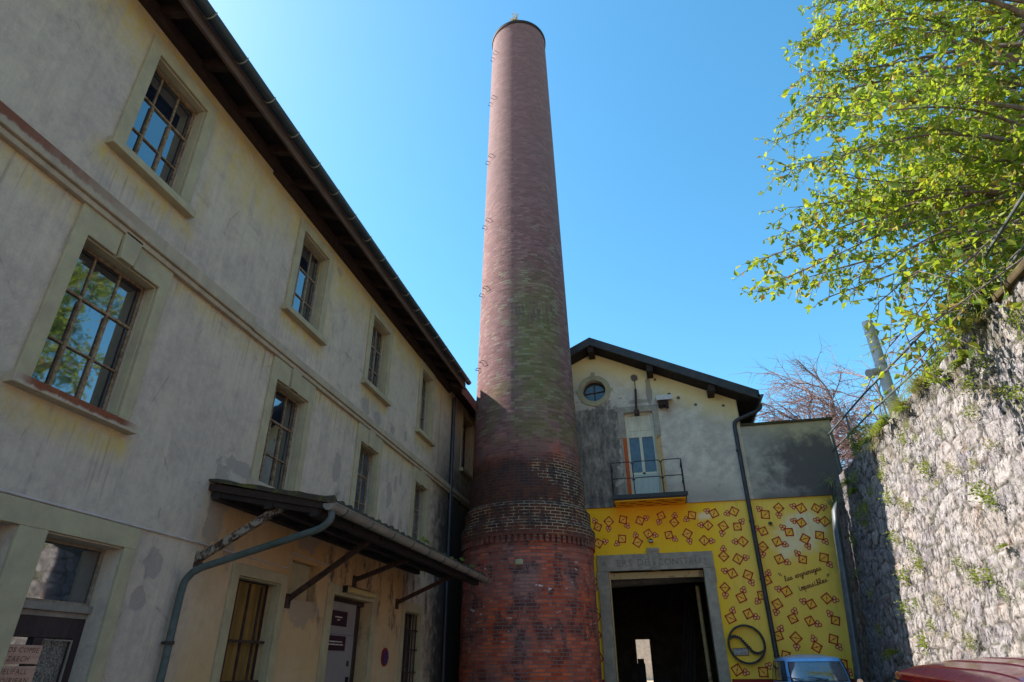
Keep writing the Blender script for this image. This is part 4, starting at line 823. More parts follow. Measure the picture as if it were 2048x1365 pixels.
# handwriting
G_ = {'l':[[(0,.1),(.35,.7),(.45,1.7),(.25,1.95),(.1,1.5),(.12,.5),(.3,.05),(.6,.1),(.75,.3)]],
 'e':[[(0,.25),(.4,.45),(.55,.8),(.35,1),(.12,.7),(.15,.25),(.4,0),(.75,.25)]],
 's':[[(0,.15),(.35,1),(.45,.6),(.5,.25),(.3,0),(.1,.15)],[(.5,.2),(.75,.25)]],
 'n':[[(.05,1),(.1,0)],[(.1,.6),(.3,1),(.5,.9),(.52,.1),(.75,.2)]],
 'g':[[(.55,.9),(.3,1),(.08,.6),(.2,.1),(.45,.2),(.55,.9)],[(.55,.9),(.55,-.6),(.3,-.95),(.15,-.6),(.75,.25)]],
 'r':[[(.05,.2),(.2,1.1),(.3,.85),(.5,.85),(.45,.2),(.75,.2)]],
 'a':[[(.5,.9),(.25,1),(.05,.5),(.2,0),(.45,.3),(.52,.95),(.52,.1),(.75,.2)]],
 'i':[[(.2,1),(.2,.15),(.4,0),(.6,.25)],[(.17,1.35),(.24,1.45),(.24,1.33)]],
 'm':[[(.02,1),(.06,0)],[(.06,.6),(.2,1),(.32,.9),(.34,0)],[(.34,.6),(.48,1),(.62,.9),(.64,.1),(.8,.2)]],
 'p':[[(.08,1),(.12,-.9)],[(.12,.7),(.35,1),(.52,.6),(.35,.1),(.14,.2)],[(.35,.1),(.75,.25)]],
 'o':[[(.35,1),(.1,.6),(.2,.05),(.45,.1),(.55,.6),(.35,1),(.75,.85)]],
 'b':[[(0,.1),(.35,.9),(.4,1.7),(.2,1.95),(.1,1.3),(.14,.1),(.4,0),(.55,.4),(.4,.7),(.75,.5)]]}
sc_ = MB()
def write(s, x0, z0, x1, z1, hx):
    L = math.hypot(x1-x0, z1-z0); adv = L/len(s); dx, dz = (x1-x0)/L, (z1-z0)/L; nxt = 0
    for ch in s:
        if ch != ' ':
            for stroke in G_[ch]:
                pts_ = curve_pts([(u*adv/.75, v*hx, 0) for u, v in stroke], 4) if len(stroke) > 2 else [Vector((u*adv/.75, v*hx, 0)) for u, v in stroke]
                W_ = [(x0 + (nxt+p.x+.12*p.y)*dx - p.y*dz, z0 + (nxt+p.x+.12*p.y)*dz + p.y*dx) for p in pts_]
                for q in range(len(W_)-1): seg(sc_, W_[q], W_[q+1], .015, YF-.008-.0002*(q % 3))
        nxt += adv
write('les engrenages', 3.06, CZ+1.86, 3.95, CZ+2.10, .062); write('impossibles', 3.34, CZ+1.63, 4.03, CZ+1.83, .062)
for (u, v) in ((2.93,2.06),(2.97,2.05)): seg(sc_, (u,CZ+v),(u+.03,CZ+v-.06),.016,YF-.008)
for (u, v) in ((4.04,1.97),(4.08,1.98)): seg(sc_, (u+.02,CZ+v+.03),(u,CZ+v-.03),.016,YF-.008)
build('script_lettering', sc_, M_['letters'], GB)
# iron wheel on the wall
WH = thing('iron_wheel', 'black iron ring with curved cog bar, hung on the yellow wall right of the gate', 'wheel', (1.89,17.2,CZ+.48))
wm = MB(); ring(wm, 1.89, CZ+.48, .385, .43, 17.16, 17.26, 56); build('ring', wm, M_['iron'], WH, smooth=35)
sb = curve_pts([(1.485,17.2,CZ+.58),(1.62,17.2,CZ+.645),(1.76,17.2,CZ+.60),(1.89,17.2,CZ+.45),(2.0,17.2,CZ+.33),(2.12,17.2,CZ+.29),(2.29,17.2,CZ+.345)], 7)
sbm = MB()
for i in range(len(sb)-1): sbm.bar(sb[i], sb[i+1], .06, .045)
for i in range(3, len(sb)-2, 2):
    d = (sb[i+1]-sb[i-1]).normalized(); nn = Vector((-d.z, 0, d.x)) * (1 if i < len(sb)*.62 else -1)
    sbm.bar(sb[i]+nn*.02, sb[i]+nn*.045, .03, .016, up=(0,1,0))
build('cog_bar', sbm, M_['iron'], WH)
PQ = thing('wall_plaque', 'small grey plaque with two lettered lines inside the iron ring', 'plaque', (1.74,YF,CZ+.34))
build('plate', MB().box(1.575,1.905,YF-.02,YF,CZ+.255,CZ+.395), M_['conduit'], PQ, bevel=.004); 
pq = MB().box(1.565,1.915,YF-.03,YF-.001,CZ+.245,CZ+.2549).box(1.565,1.915,YF-.03,YF-.001,CZ+.3951,CZ+.405).box(1.565,1.5749,YF-.03,YF-.001,CZ+.2549,CZ+.3951).box(1.9051,1.915,YF-.03,YF-.001,CZ+.2549,CZ+.3951)
build('frame', pq, M_['iron'], PQ)
q1 = text_mb('PORTE', .062, lambda u, v: (1.70+u, YF-.023, CZ+.34+v)); q2 = text_mb('DE  BETTES', .052, lambda u, v: (1.745+u, YF-.023, CZ+.275+v)); q1.add(q2.v, q2.f); build('lettering', q1, M_['black'], PQ)
sl = thing('spot_lamp', 'small black lamp above the 1895 keystone of the gate', 'lamp', (-.08,YF,CZ+2.97))
build('housing', MB().box(-.135,-.025,YF-.14,YF-.02,CZ+2.92,CZ+2.98).box(-.12,-.04,YF-.12,YF-.03,CZ+2.98,CZ+3.01).box(-.1,-.06,YF-.03,YF,CZ+2.93,CZ+2.97), M_['black'], sl, bevel=.006)
build('lens', MB().box(-.125,-.035,YF-.144,YF-.139,CZ+2.93,CZ+2.965), M_['galv'], sl)
tag(build('vent_pipe_stub', MB().tube([(2.97,YF+.02,CZ+3.28),(2.97,YF-.16,CZ+3.24)], .04, 12), M_['pipeblk'], smooth=True), 'short black pipe end poking from the yellow wall right of the downpipe', 'pipe')

# ------------------------------------------------------------------ stone retaining wall
def stone_wall():
    y0, y1, z0, z1 = -6.0, YF+.3, .0-.3, CZ+4.15; du = .03
    U = np.arange(y0, y1+du, du); V = np.arange(z0, z1+du*.9, du); nu, nv = len(U), len(V)
    uu, vv = np.meshgrid(U, V)
    # irregular courses: jittered brick-like cells
    cw, chh = .44, .25
    rows = {}
    best = np.full(uu.shape, 9.0); sec = np.full(uu.shape, 9.0); bid = np.zeros(uu.shape); tilt = np.zeros(uu.shape)
    wu = uu + .05*np.sin(vv*5.1+uu*2.0) + .03*np.sin(vv*11+uu*7.3); wv = vv + .04*np.sin(uu*3.7+vv) + .025*np.sin(uu*9.1+vv*4)
    ci = np.floor(wu/cw).astype(int); cj = np.floor(wv/chh).astype(int)
    def hsh(i, j, k):
        t = np.sin(i*127.1 + j*311.7 + k*74.7)*43758.5453; return t - np.floor(t)
    for di in (-1,0,1,2):
        for dj in (-1,0,1):
            i = ci+di; j = cj+dj
            px = (i + .5*(j % 2) + .62*(hsh(i,j,1)-.5))*cw; py = (j + .5 + .55*(hsh(i,j,2)-.5))*chh
            sxx = .75 + .6*hsh(i,j,4)
            d = np.maximum(np.abs(wu-px)/(cw*sxx), np.abs(wv-py)/(chh*sxx))*.75 + .25*np.hypot((wu-px)/(cw*sxx), (wv-py)/(chh*sxx))
            m = d < best; sec = np.where(m, best, np.minimum(sec, d)); bid = np.where(m, hsh(i,j,3), bid); tilt = np.where(m, (hsh(i,j,5)-.5)*(wu-px)*.5 + (hsh(i,j,6)-.35)*(wv-py)*.6, tilt); best = np.where(m, d, best)
    edge = sec - best; joint = np.clip(1 - edge/.15, 0, 1); body = np.clip(edge/.16, 0, 1)**.7
    hgt = np.zeros(uu.shape)
    for a_ in range(nv):
        for b_ in range(0, nu):
            hgt[a_, b_] = mnoise.noise(Vector((U[b_]*2.3, V[a_]*2.9, 0)))*.5 + (.5-abs(mnoise.noise(Vector((U[b_]*6.5, V[a_]*7.5, 3)))))*.7 + mnoise.noise(Vector((U[b_]*13, V[a_]*13, 7)))*.45
    disp = .022*body + .016*(bid-.5)*body + tilt*body*.35 + .028*hgt
    X = 4.20 + .11*(vv-CZ) - disp
    topw = CZ + 4.12 + .06*np.sin(U*2.3) + .05*np.sin(U*5.9)
    Z = vv.copy(); Z[-1,:] = topw
    v = np.stack([X, uu, Z], -1).reshape(-1, 3)
    idx = np.arange(nu*nv).reshape(nv, nu)
    f = np.stack([idx[:-1,1:], idx[:-1,:-1], idx[1:,:-1], idx[1:,1:]], -1).reshape(-1, 4)
    me = bpy.data.meshes.new('wall_face'); base = len(v)
    tv = [(5.1, float(u_), float(t_)) for u_, t_ in zip(U, topw)]; bv = [(5.6, float(u_), -.3) for u_ in U]
    fl_ = [tuple(map(int, q)) for q in f] + [(int(idx[-1,k]), base+k, base+k+1, int(idx[-1,k+1])) for k in range(nu-1)] + [(base+k, base+nu+k, base+nu+k+1, base+k+1) for k in range(nu-1)]
    fl_ += [tuple([int(idx[r_,0]) for r_ in range(nv)] + [base, base+nu]), tuple([int(idx[r_,-1]) for r_ in range(nv-1,-1,-1)] + [base+2*nu-1, base+nu-1])]
    me.from_pydata([tuple(map(float, q)) for q in v] + tv + bv, [], fl_); me.update()
    at = me.color_attributes.new('stone', 'FLOAT_COLOR', 'POINT')
    col = np.ones((len(me.vertices), 4), dtype=np.float32); col[:len(v),0] = bid.ravel(); col[:len(v),1] = joint.ravel(); col[:len(v),2] = body.ravel()
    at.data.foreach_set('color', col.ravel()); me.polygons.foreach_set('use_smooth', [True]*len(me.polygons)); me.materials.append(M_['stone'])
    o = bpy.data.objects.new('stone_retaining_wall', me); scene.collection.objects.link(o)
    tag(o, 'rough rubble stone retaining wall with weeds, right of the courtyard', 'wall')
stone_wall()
cb_ = MB().box(4.56,6.4,2.5,7.9,CZ+4.08,CZ+4.2); tag(build('coping_slab', cb_, M_['soil'], bevel=.03), 'thick mossy concrete slab capping the near end of the stone wall', 'slab')
# chute on the wall
chm = MB(); pts_ = [(4.72,16.35,CZ+3.55,.05),(4.58,16.1,CZ+3.25,.13),(4.50,16.02,CZ+2.75,.15),(4.40,16,CZ+1.6,.15),(4.25,16,CZ+.0,.16),(4.1,16,.35,.17)]
for (x_, y_, z_, r) in pts_:
    for k in range(9): a = R_(200)+R_(190)*k/8; chm.v.append((x_-.28+r*math.sin(a)*.9, y_-.05-r*math.cos(a)*-.9, z_))
chm.f = [(i*9+k, i*9+k+1, (i+1)*9+k+1, (i+1)*9+k) for i in range(len(pts_)-1) for k in range(8)]
cho = build('drain_chute', chm, M_['chute'], smooth=60); cho.modifiers.new('s','SOLIDIFY').thickness = .02
tag(cho, 'blue-grey metal drain chute standing against the shaded end of the stone wall', 'chute')
# rails
RL = thing('steel_handrail', 'thin grey steel handrail climbing along the top of the stone wall', 'railing', (4.95,13,CZ+4.1))
tp = [(4.9,17.6,CZ+5.53),(4.9,14.0,CZ+5.33),(4.9,10.1,CZ+5.02),(4.9,8.8,CZ+4.95),(4.95,6.5,CZ+5.2),(5.0,4.5,CZ+5.5)]
build('top_rail', MB().tube(tp, .022, 8), M_['rail'], RL, smooth=True)
build('lower_rail', MB().tube([(p[0],p[1],p[2]-.46) for p in tp], .018, 8), M_['rail'], RL, smooth=True)
for yy in (17.2,15.6,13.2,11.0,8.9,6.6):
    zt = np.interp(yy, [p[1] for p in tp[::-1]], [p[2] for p in tp[::-1]]); build('post', MB().tube([(4.92,yy,CZ+3.9),(4.92,yy,zt)], .022, 8), M_['rail'], RL)
VP = thing('vent_stack', 'thick grey metal vent pipe with a side branch, rising behind the stone wall', 'pipe', (5.5,14.2,CZ+4))
build('tube', MB().tube([(5.5,14.2,CZ+3.9),(5.5,14.2,CZ+7.2)], .12, 20), M_['galv'], VP, smooth=True)
build('side_branch', MB().tube([(5.5,14.2,CZ+5.95),(5.18,14.1,CZ+5.85)], .09, 16).tube([(5.18,14.1,CZ+5.85),(5.16,14.09,CZ+5.84)], .1, 16), M_['galv'], VP, smooth=True)
build('joint_bands', MB().tube([(5.5,14.2,CZ+6.05),(5.5,14.2,CZ+6.09)], .128, 20).tube([(5.5,14.2,CZ+6.9),(5.5,14.2,CZ+6.94)], .128, 20), M_['galv'], VP)

# ------------------------------------------------------------------ vegetation
def leaf(mb, p, d, L, W, up=None, fold=.25):
    d = d.normalized(); s = d.cross(up or Vector((random.uniform(-1,1), random.uniform(-1,1), random.uniform(-.2,1)))).normalized(); n = s.cross(d)
    m = p + d*L*.5; t = p + d*L - n*L*.12
    o = len(mb.v); mb.v += [tuple(p), tuple(m + s*W + n*W*fold), tuple(t), tuple(m - s*W + n*W*fold)]
    mb.f += [(o, o+1, o+2), (o, o+2, o+3)]
def rnd3(k=1): return Vector((random.gauss(0,k), random.gauss(0,k), random.gauss(0,k)))
TR = thing('walnut_tree', 'broad yellow-green leafy tree overhanging the stone wall, its trunk out of sight to the right', 'tree', (9.6,9.6,CZ+5.2))
base = Vector((9.6,9.6,CZ+5.0)); fork = Vector((9.3,9.6,CZ+6.4))
trunk = MB(); trunk.tube(curve_pts([base, (9.5,9.5,CZ+5.7), fork, (9.2,9.8,CZ+8.5), (9.5,10,CZ+11), (9.6,10.3,CZ+13.5)], 5), [.30-.011*i for i in range(26)], 12)
limbs = MB(); twigs = MB(); leaves = MB()
def raypt(px, py, Y):
    d = cf + cr*((px-1024)/1228.6) - cu*((py-682.5)/1228.6); return Vector((0,0,CZ)) + d*(Y/d.y)
tips = []
for (px, py) in ((1960,520),(2030,560),(2040,400),(1990,590),(1930,600),(1500,590),(1520,520),(1560,560),(1545,350),(1530,290),(1570,230),(1585,90),(1610,20),(1600,150),(1640,60),(1580,420),(1560,470),(1620,330),(1640,240),(1620,420),(1650,500),(1700,120),(1720,30),(1700,220),(1700,320),(1690,400),(1720,470),(1640,600),(1700,560),(1780,60),(1800,160),(1780,260),(1790,360),(1790,440),(1740,610),(1800,560),(1860,60),(1880,180),(1860,300),(1870,380),(1860,470),(1800,690),(1760,700),(1790,760),(1850,650),(1950,120),(1960,240),(1950,330),(1940,420),(1880,560),(1920,20),(2020,60),(2030,200),(2020,300),(1650,-40),(1750,-60),(1850,-50),(1960,-60),(1600,200),(1655,150),(1745,180),(1745,400),(1660,360)):
    if py > 520 and px > 1700: Y = random.uniform(7.2, 8.8)
    else: Y = random.uniform(7.6, 12.2)
    tips.append(raypt(px+18, py-6, Y))
for _ in range(26): tips.append(Vector((random.uniform(6.8,9.5), random.uniform(12.4,16.5), CZ+random.uniform(8,13))))
for _ in range(30):   # the part of the crown outside the frame, overhead and behind
    a = random.uniform(0, 2*math.pi); r = random.uniform(2,5.5); tips.append(Vector((10.5 + r*math.cos(a), 11 + r*math.sin(a), CZ+random.uniform(8,15))))
LV = 0
for ti, tip in enumerate(tips):
    near = ti < 58
    hz = max(fork.z, min(CZ+12.5, tip.z - .25*abs(tip.x-9.3))); tt = (hz-fork.z)/6.5
    st_ = Vector((9.3+.1*tt, 9.6+.5*tt, hz - .6 if tip.z > fork.z+1 else fork.z-.4)); L = (tip-st_).length
    mid1 = st_.lerp(tip, .35) + Vector((random.uniform(-.3,.3), random.uniform(-.3,.3), .10*L + random.uniform(-.2,.3))); mid2 = st_.lerp(tip, .7) + Vector((random.uniform(-.3,.3), random.uniform(-.4,.4), .09*L + random.uniform(-.2,.2)))
    P = curve_pts([st_, mid1, mid2, tip], 9); n_p = len(P)
    limbs.tube(P, [max(.009, .074*(1 - (i/(n_p-1))**.8)) for i in range(n_p)], 6)
    for i in range(int(n_p*(.40)), n_p):
        for _ in range((random.choice((3,4)) if i > n_p*.5 else 1) if tip.z > CZ+5.6 else (2 if i > n_p*.6 else 1)):
            ax = (P[min(i+1,n_p-1)] - P[i-1]).normalized(); sd_ = (ax*random.uniform(.2,.9) + rnd3(.65) + Vector((-.15,0,-.12))).normalized()
            ln = random.uniform(.35,.95)*(1.05 - .35*i/n_p); p0 = P[i]; bend = rnd3(.1) + Vector((0,0,-.12)); Q = [p0 + sd_*ln*t + bend*ln*t*t for t in (0,.33,.66,1)]
            twigs.tube(Q, [.007,.005,.004,.0025], 4, cap=False)
            nl = int(ln/(.058 if tip.z > CZ+5.6 else .085)) if near else int(ln/.11)
            for k in range(nl):
                t = .18 + .82*(k+random.random())/nl; c = p0 + sd_*ln*t + bend*ln*t*t
                dd = (sd_*.5 + rnd3(.7) + Vector((0,0,-.45))); s_ = random.choice((random.uniform(.06,.11), random.uniform(.10,.18)))*(1 if near else 1.4)
                leaf(leaves, c, dd, s_, s_*.30)
build('trunk', trunk, M_['bark'], TR, smooth=True); build('limbs', limbs, M_['bark'], TR, smooth=True); build('twigs', twigs, M_['bark'], TR); lo_ = build('leaves', leaves, M_['leaf'], TR)
print('leaves', len(leaves.f)//2)
# thin bare tree behind the annex
BT = thing('sparse_tree', 'thin almost bare pinkish tree behind the annex wall under the blue sky', 'tree', (9.2,22,CZ+4.6))
tb = MB(); tw = MB(); lf = MB()
def grow(p, d, ln, r, dep):
    n_s = 5; pts = [p.copy()]; q = p.copy(); dd = d.copy()
    for i in range(n_s):
        dd = (dd + rnd3(.10) + Vector((-.03,0,-.07 if dep > 1 else .02))).normalized(); q = q + dd*ln/n_s; pts.append(q.copy())
    (tb if dep < 2 else tw).tube(pts, [r*(1-.55*i/n_s) for i in range(n_s+1)], 6 if dep < 2 else 4, cap=False)
    if dep >= 4:
        return
    for i in range(1, n_s+1):
        for _ in range(2 if dep < 4 else 1):
            if dep == 4 and random.random() < .8: leaf(lf, pts[i], rnd3(1), random.uniform(.05,.09), .02)
            if random.random() < (.8 if dep < 3 else .6):
                nd_ = (dd*.9 + rnd3(.55) + Vector((-.2,0,.05))).normalized(); grow(pts[i], nd_, ln*random.uniform(.45,.72), r*.48, dep+1)
grow(Vector((9.2,22,CZ+5.2)), Vector((-.95,-.1,.38)), 3.4, .13, 0); grow(Vector((7.6,22,CZ+6.1)), Vector((-.7,0,.75)), 3.0, .06, 1); grow(Vector((8.2,21,CZ+6.0)), Vector((-.4,0,.9)), 2.6, .05, 1); grow(Vector((8.4,22,CZ+5.8)), Vector((-.6,.2,.6)), 2.2, .06, 1); grow(Vector((6.6,21.7,CZ+6.4)), Vector((-.8,-.2,.3)), 2.0, .06, 1)
build('trunk', tb, M_['barkp'], BT, smooth=True); build('twigs', tw, M_['barkp'], BT); build('leaves', lf, M_['pinkleaf'], BT)
# bushes on the hill
def bush(label, c, rad, n, mat='leafd', name='bush', ls=.1):
    t = thing(name, label, 'bush', c); b = MB(); s_ = MB(); c = Vector(c)
    lobes = [(Vector((random.uniform(-1,1)*rad[0]*.6, random.uniform(-1,1)*rad[1]*.6, random.uniform(.2,1)*rad[2]*.8)), random.uniform(.35,.6)) for _ in range(9)]
    for lc, lr in lobes: s_.tube([c, c+lc*.6+rnd3(.05), c+lc], [.05,.03,.01], 5)
    for _ in range(n):
        lc, lr = random.choice(lobes); d = rnd3(1).normalized(); rr_ = lr*(.55+.5*random.random()**.5)
        p = c + lc + Vector((d.x*rad[0]*rr_, d.y*rad[1]*rr_, d.z*rad[2]*rr_)); leaf(b, p, d+rnd3(.6)+Vector((0,0,-.3)), ls*random.uniform(.7,1.3), ls*.28)
    build('stems', s_, M_['bark'], t); build('foliage', b, M_[mat], t)
bush('dense dark green bush on the slope behind the walnut branches', (8.3,11.5,CZ+5.2), (2.2,2.0,2.0), 9000)
bush('tall dark shrub higher up the slope at the right edge', (10.8,13.5,CZ+6.2), (2.6,2.2,3.0), 7000, ls=.14)
bush('feathery green bush at the far corner of the stone wall top', (4.95,14.4,CZ+4.15), (.5,.75,.42), 2600, 'leafd', ls=.055)
bush('leafy shrub crowding the wall top at the right edge above the stones', (5.0,8.9,CZ+4.2), (.5,1.1,.6), 2600, 'fern', ls=.08)
bush('low green shrub under the walnut branches on the wall top', (5.3,10.6,CZ+4.2), (.6,1.2,.55), 2200, 'fern', ls=.07)
# ferns, weeds and grass on the wall
def xw(z_): return 4.14 + .11*(z_-CZ)
def fern_proto():
    b = MB()
    for k in range(16):
        a = random.uniform(-1.25,1.25); d = Vector((-math.cos(a), math.sin(a), random.uniform(.1,.8))).normalized(); L = random.uniform(.6,1.0); P = []
        for i in range(9): t = i/8; P.append(d*L*t + Vector((0,0,-.55*L*t*t)))
        for i in range(1, 9):
            dv = (P[i]-P[i-1]).normalized(); s = dv.cross(Vector((0,0,1))).normalized(); wl = .22*L*(1-(i/9))+.03
            for sg in (-1,1): leaf(b, P[i], (s*sg+dv*.4), wl, .035, up=Vector((0,0,1)))
    return b
def tuft_proto():
    b = MB()
    for k in range(46):
        a = random.uniform(-1.4,1.4); d = Vector((-math.cos(a)*random.uniform(.3,1), math.sin(a), random.uniform(-.1,1))).normalized(); L = random.uniform(.5,1.1)
        p = rnd3(.06); s = d.cross(Vector((0,0,1))).normalized()*.012
        o = len(b.v); q = [p, p+d*L*.5+Vector((0,0,-.05)), p+d*L+Vector((0,0,-.45*L))]
        b.v += [tuple(q[0]-s), tuple(q[0]+s), tuple(q[1]+s*.8), tuple(q[1]-s*.8), tuple(q[2])]; b.f += [(o,o+1,o+2,o+3),(o+3,o+2,o+4)]
    return b
def weed_proto():
    b = MB()
    for k in range(90):
        p = Vector((-abs(random.gauss(0,.14)), random.gauss(0,.28), random.gauss(0,.22))); leaf(b, p, Vector((-.6,0,.2))+rnd3(.6), random.uniform(.09,.17), .035)
    return b
wq = random.Random(11)
def plant(proto, name, mat, cat, specs, group):
    first = None
    for (y_, z_, s, lab) in specs:
        loc = Vector((xw(CZ+z_)-.02, y_, CZ+z_)); rot = (random.uniform(-.3,.3), 0, random.uniform(-.2,.2))
        if first is None:
            first = thing(name, lab, cat, (0,0,0), group=group); build('foliage', proto, M_[mat], first, local=True); first.location = loc; first.rotation_euler = rot; first.scale = (s,)*3
        else: copy_thing(first, loc, rot, s, lab)
wl_ = 'small green weed rooted in a joint of the sunlit stone wall'
plant(fern_proto(), 'fern', 'fern', 'fern', [(12.2,4.05,.5,'bright fern hanging from the wall top below the vent stack'),(9.7,3.9,.42,'fern near the wall top in the mottled shade'),(8.9,3.75,.38,'dark fern beside the coping slab'),(15.3,3.7,.42,'fern spray on the shaded end of the wall, upper one'),(14.9,3.4,.42,'fern spray on the shaded end of the wall, lower one'),(13.9,.2,.45,'dark fern at the foot of the shaded wall behind the red car'),(9.1,1.3,.2,'small bright fern low at the right edge of the wall'),(11.3,3.95,.4,'fern at the wall top between handrail posts')], 'ferns on the stone wall')
plant(tuft_proto(), 'grass_tuft', 'dry', 'grass tuft', [(16.9,4.1,.62,'long dry grass tuft spilling over the far wall corner, topmost'),(17.0,3.6,.55,'dry grass tuft at the far wall corner, middle one'),(17.0,3.15,.5,'dry grass tuft at the far wall corner, lowest'),(12.9,4.1,.5,'brown dry grass on the wall top right of the feathery bush'),(11.7,4.1,.45,'dry grass on the wall top below the handrail'),(10.5,4.05,.4,'dry grass tuft near the wall top above the sunlit stones'),(13.4,3.9,.4,'brown grass hanging at the sun line of the wall'),(8.6,3.2,.25,'dry weed below the coping slab')] + [(wq.uniform(8.2,13.2), 4.08, wq.uniform(.25,.5), 'dry grass tuft among many along the top edge of the sunlit stone wall') for _ in range(16)], 'grass tufts on the stone wall')
ws = []
wr = random.Random(5)
for k in range(40):
    ws.append((wr.uniform(7.2,13.2), wr.uniform(.2,3.7), wr.uniform(.16,.42), wl_))
for k in range(12): ws.append((wr.uniform(13.4,16.5), wr.uniform(.1,3.7), wr.uniform(.2,.4), 'small green weed on the shaded end of the stone wall'))
plant(weed_proto(), 'weed', 'fern', 'weed', ws, 'weeds rooted in the stone wall')
plant(weed_proto(), 'yellow_weed', 'dry', 'weed', [(wr.uniform(7.4,13), wr.uniform(.3,3.6), wr.uniform(.14,.3), 'small dried yellow weed on the sunlit stone wall') for _ in range(18)], 'dried weeds on the stone wall')
# sprigs on canopy and on the chimney top
sp = MB()
for (u, s_) in ((9.25,.08),(9.4,.06),(11.3,.07),(12.0,.05)):
    for _ in range(14): leaf(sp, Vector((-3.47,u+random.gauss(0,.05),CZ+1.74)), Vector((.3,0,1))+rnd3(.6), s_, s_*.2)
tag(build('gutter_weed', sp, M_['fern']), 'bright little weeds sprouting from the canopy gutter', 'weed')
ct = MB(); cs_ = MB()
for k in range(26):
    d = (Vector((0,0,1))+rnd3(.35)).normalized(); L = random.uniform(.2,.5); p = Vector((-3.0+random.gauss(0,.05),14.35,CZ+21.3)); cs_.tube([p, p+d*L*.5, p+d*L+rnd3(.04)], .006, 4, cap=False)
    for _ in range(9): leaf(ct, p+d*L*random.uniform(.3,1)+rnd3(.03), rnd3(1), .05, .012)
CT = thing('chimney_sapling', 'tiny dry sapling growing on the rim of the chimney', 'plant', (-3.0,14.35,CZ+21.3)); build('stems', cs_, M_['barkp'], CT); build('leaves', ct, M_['pinkleaf'], CT)

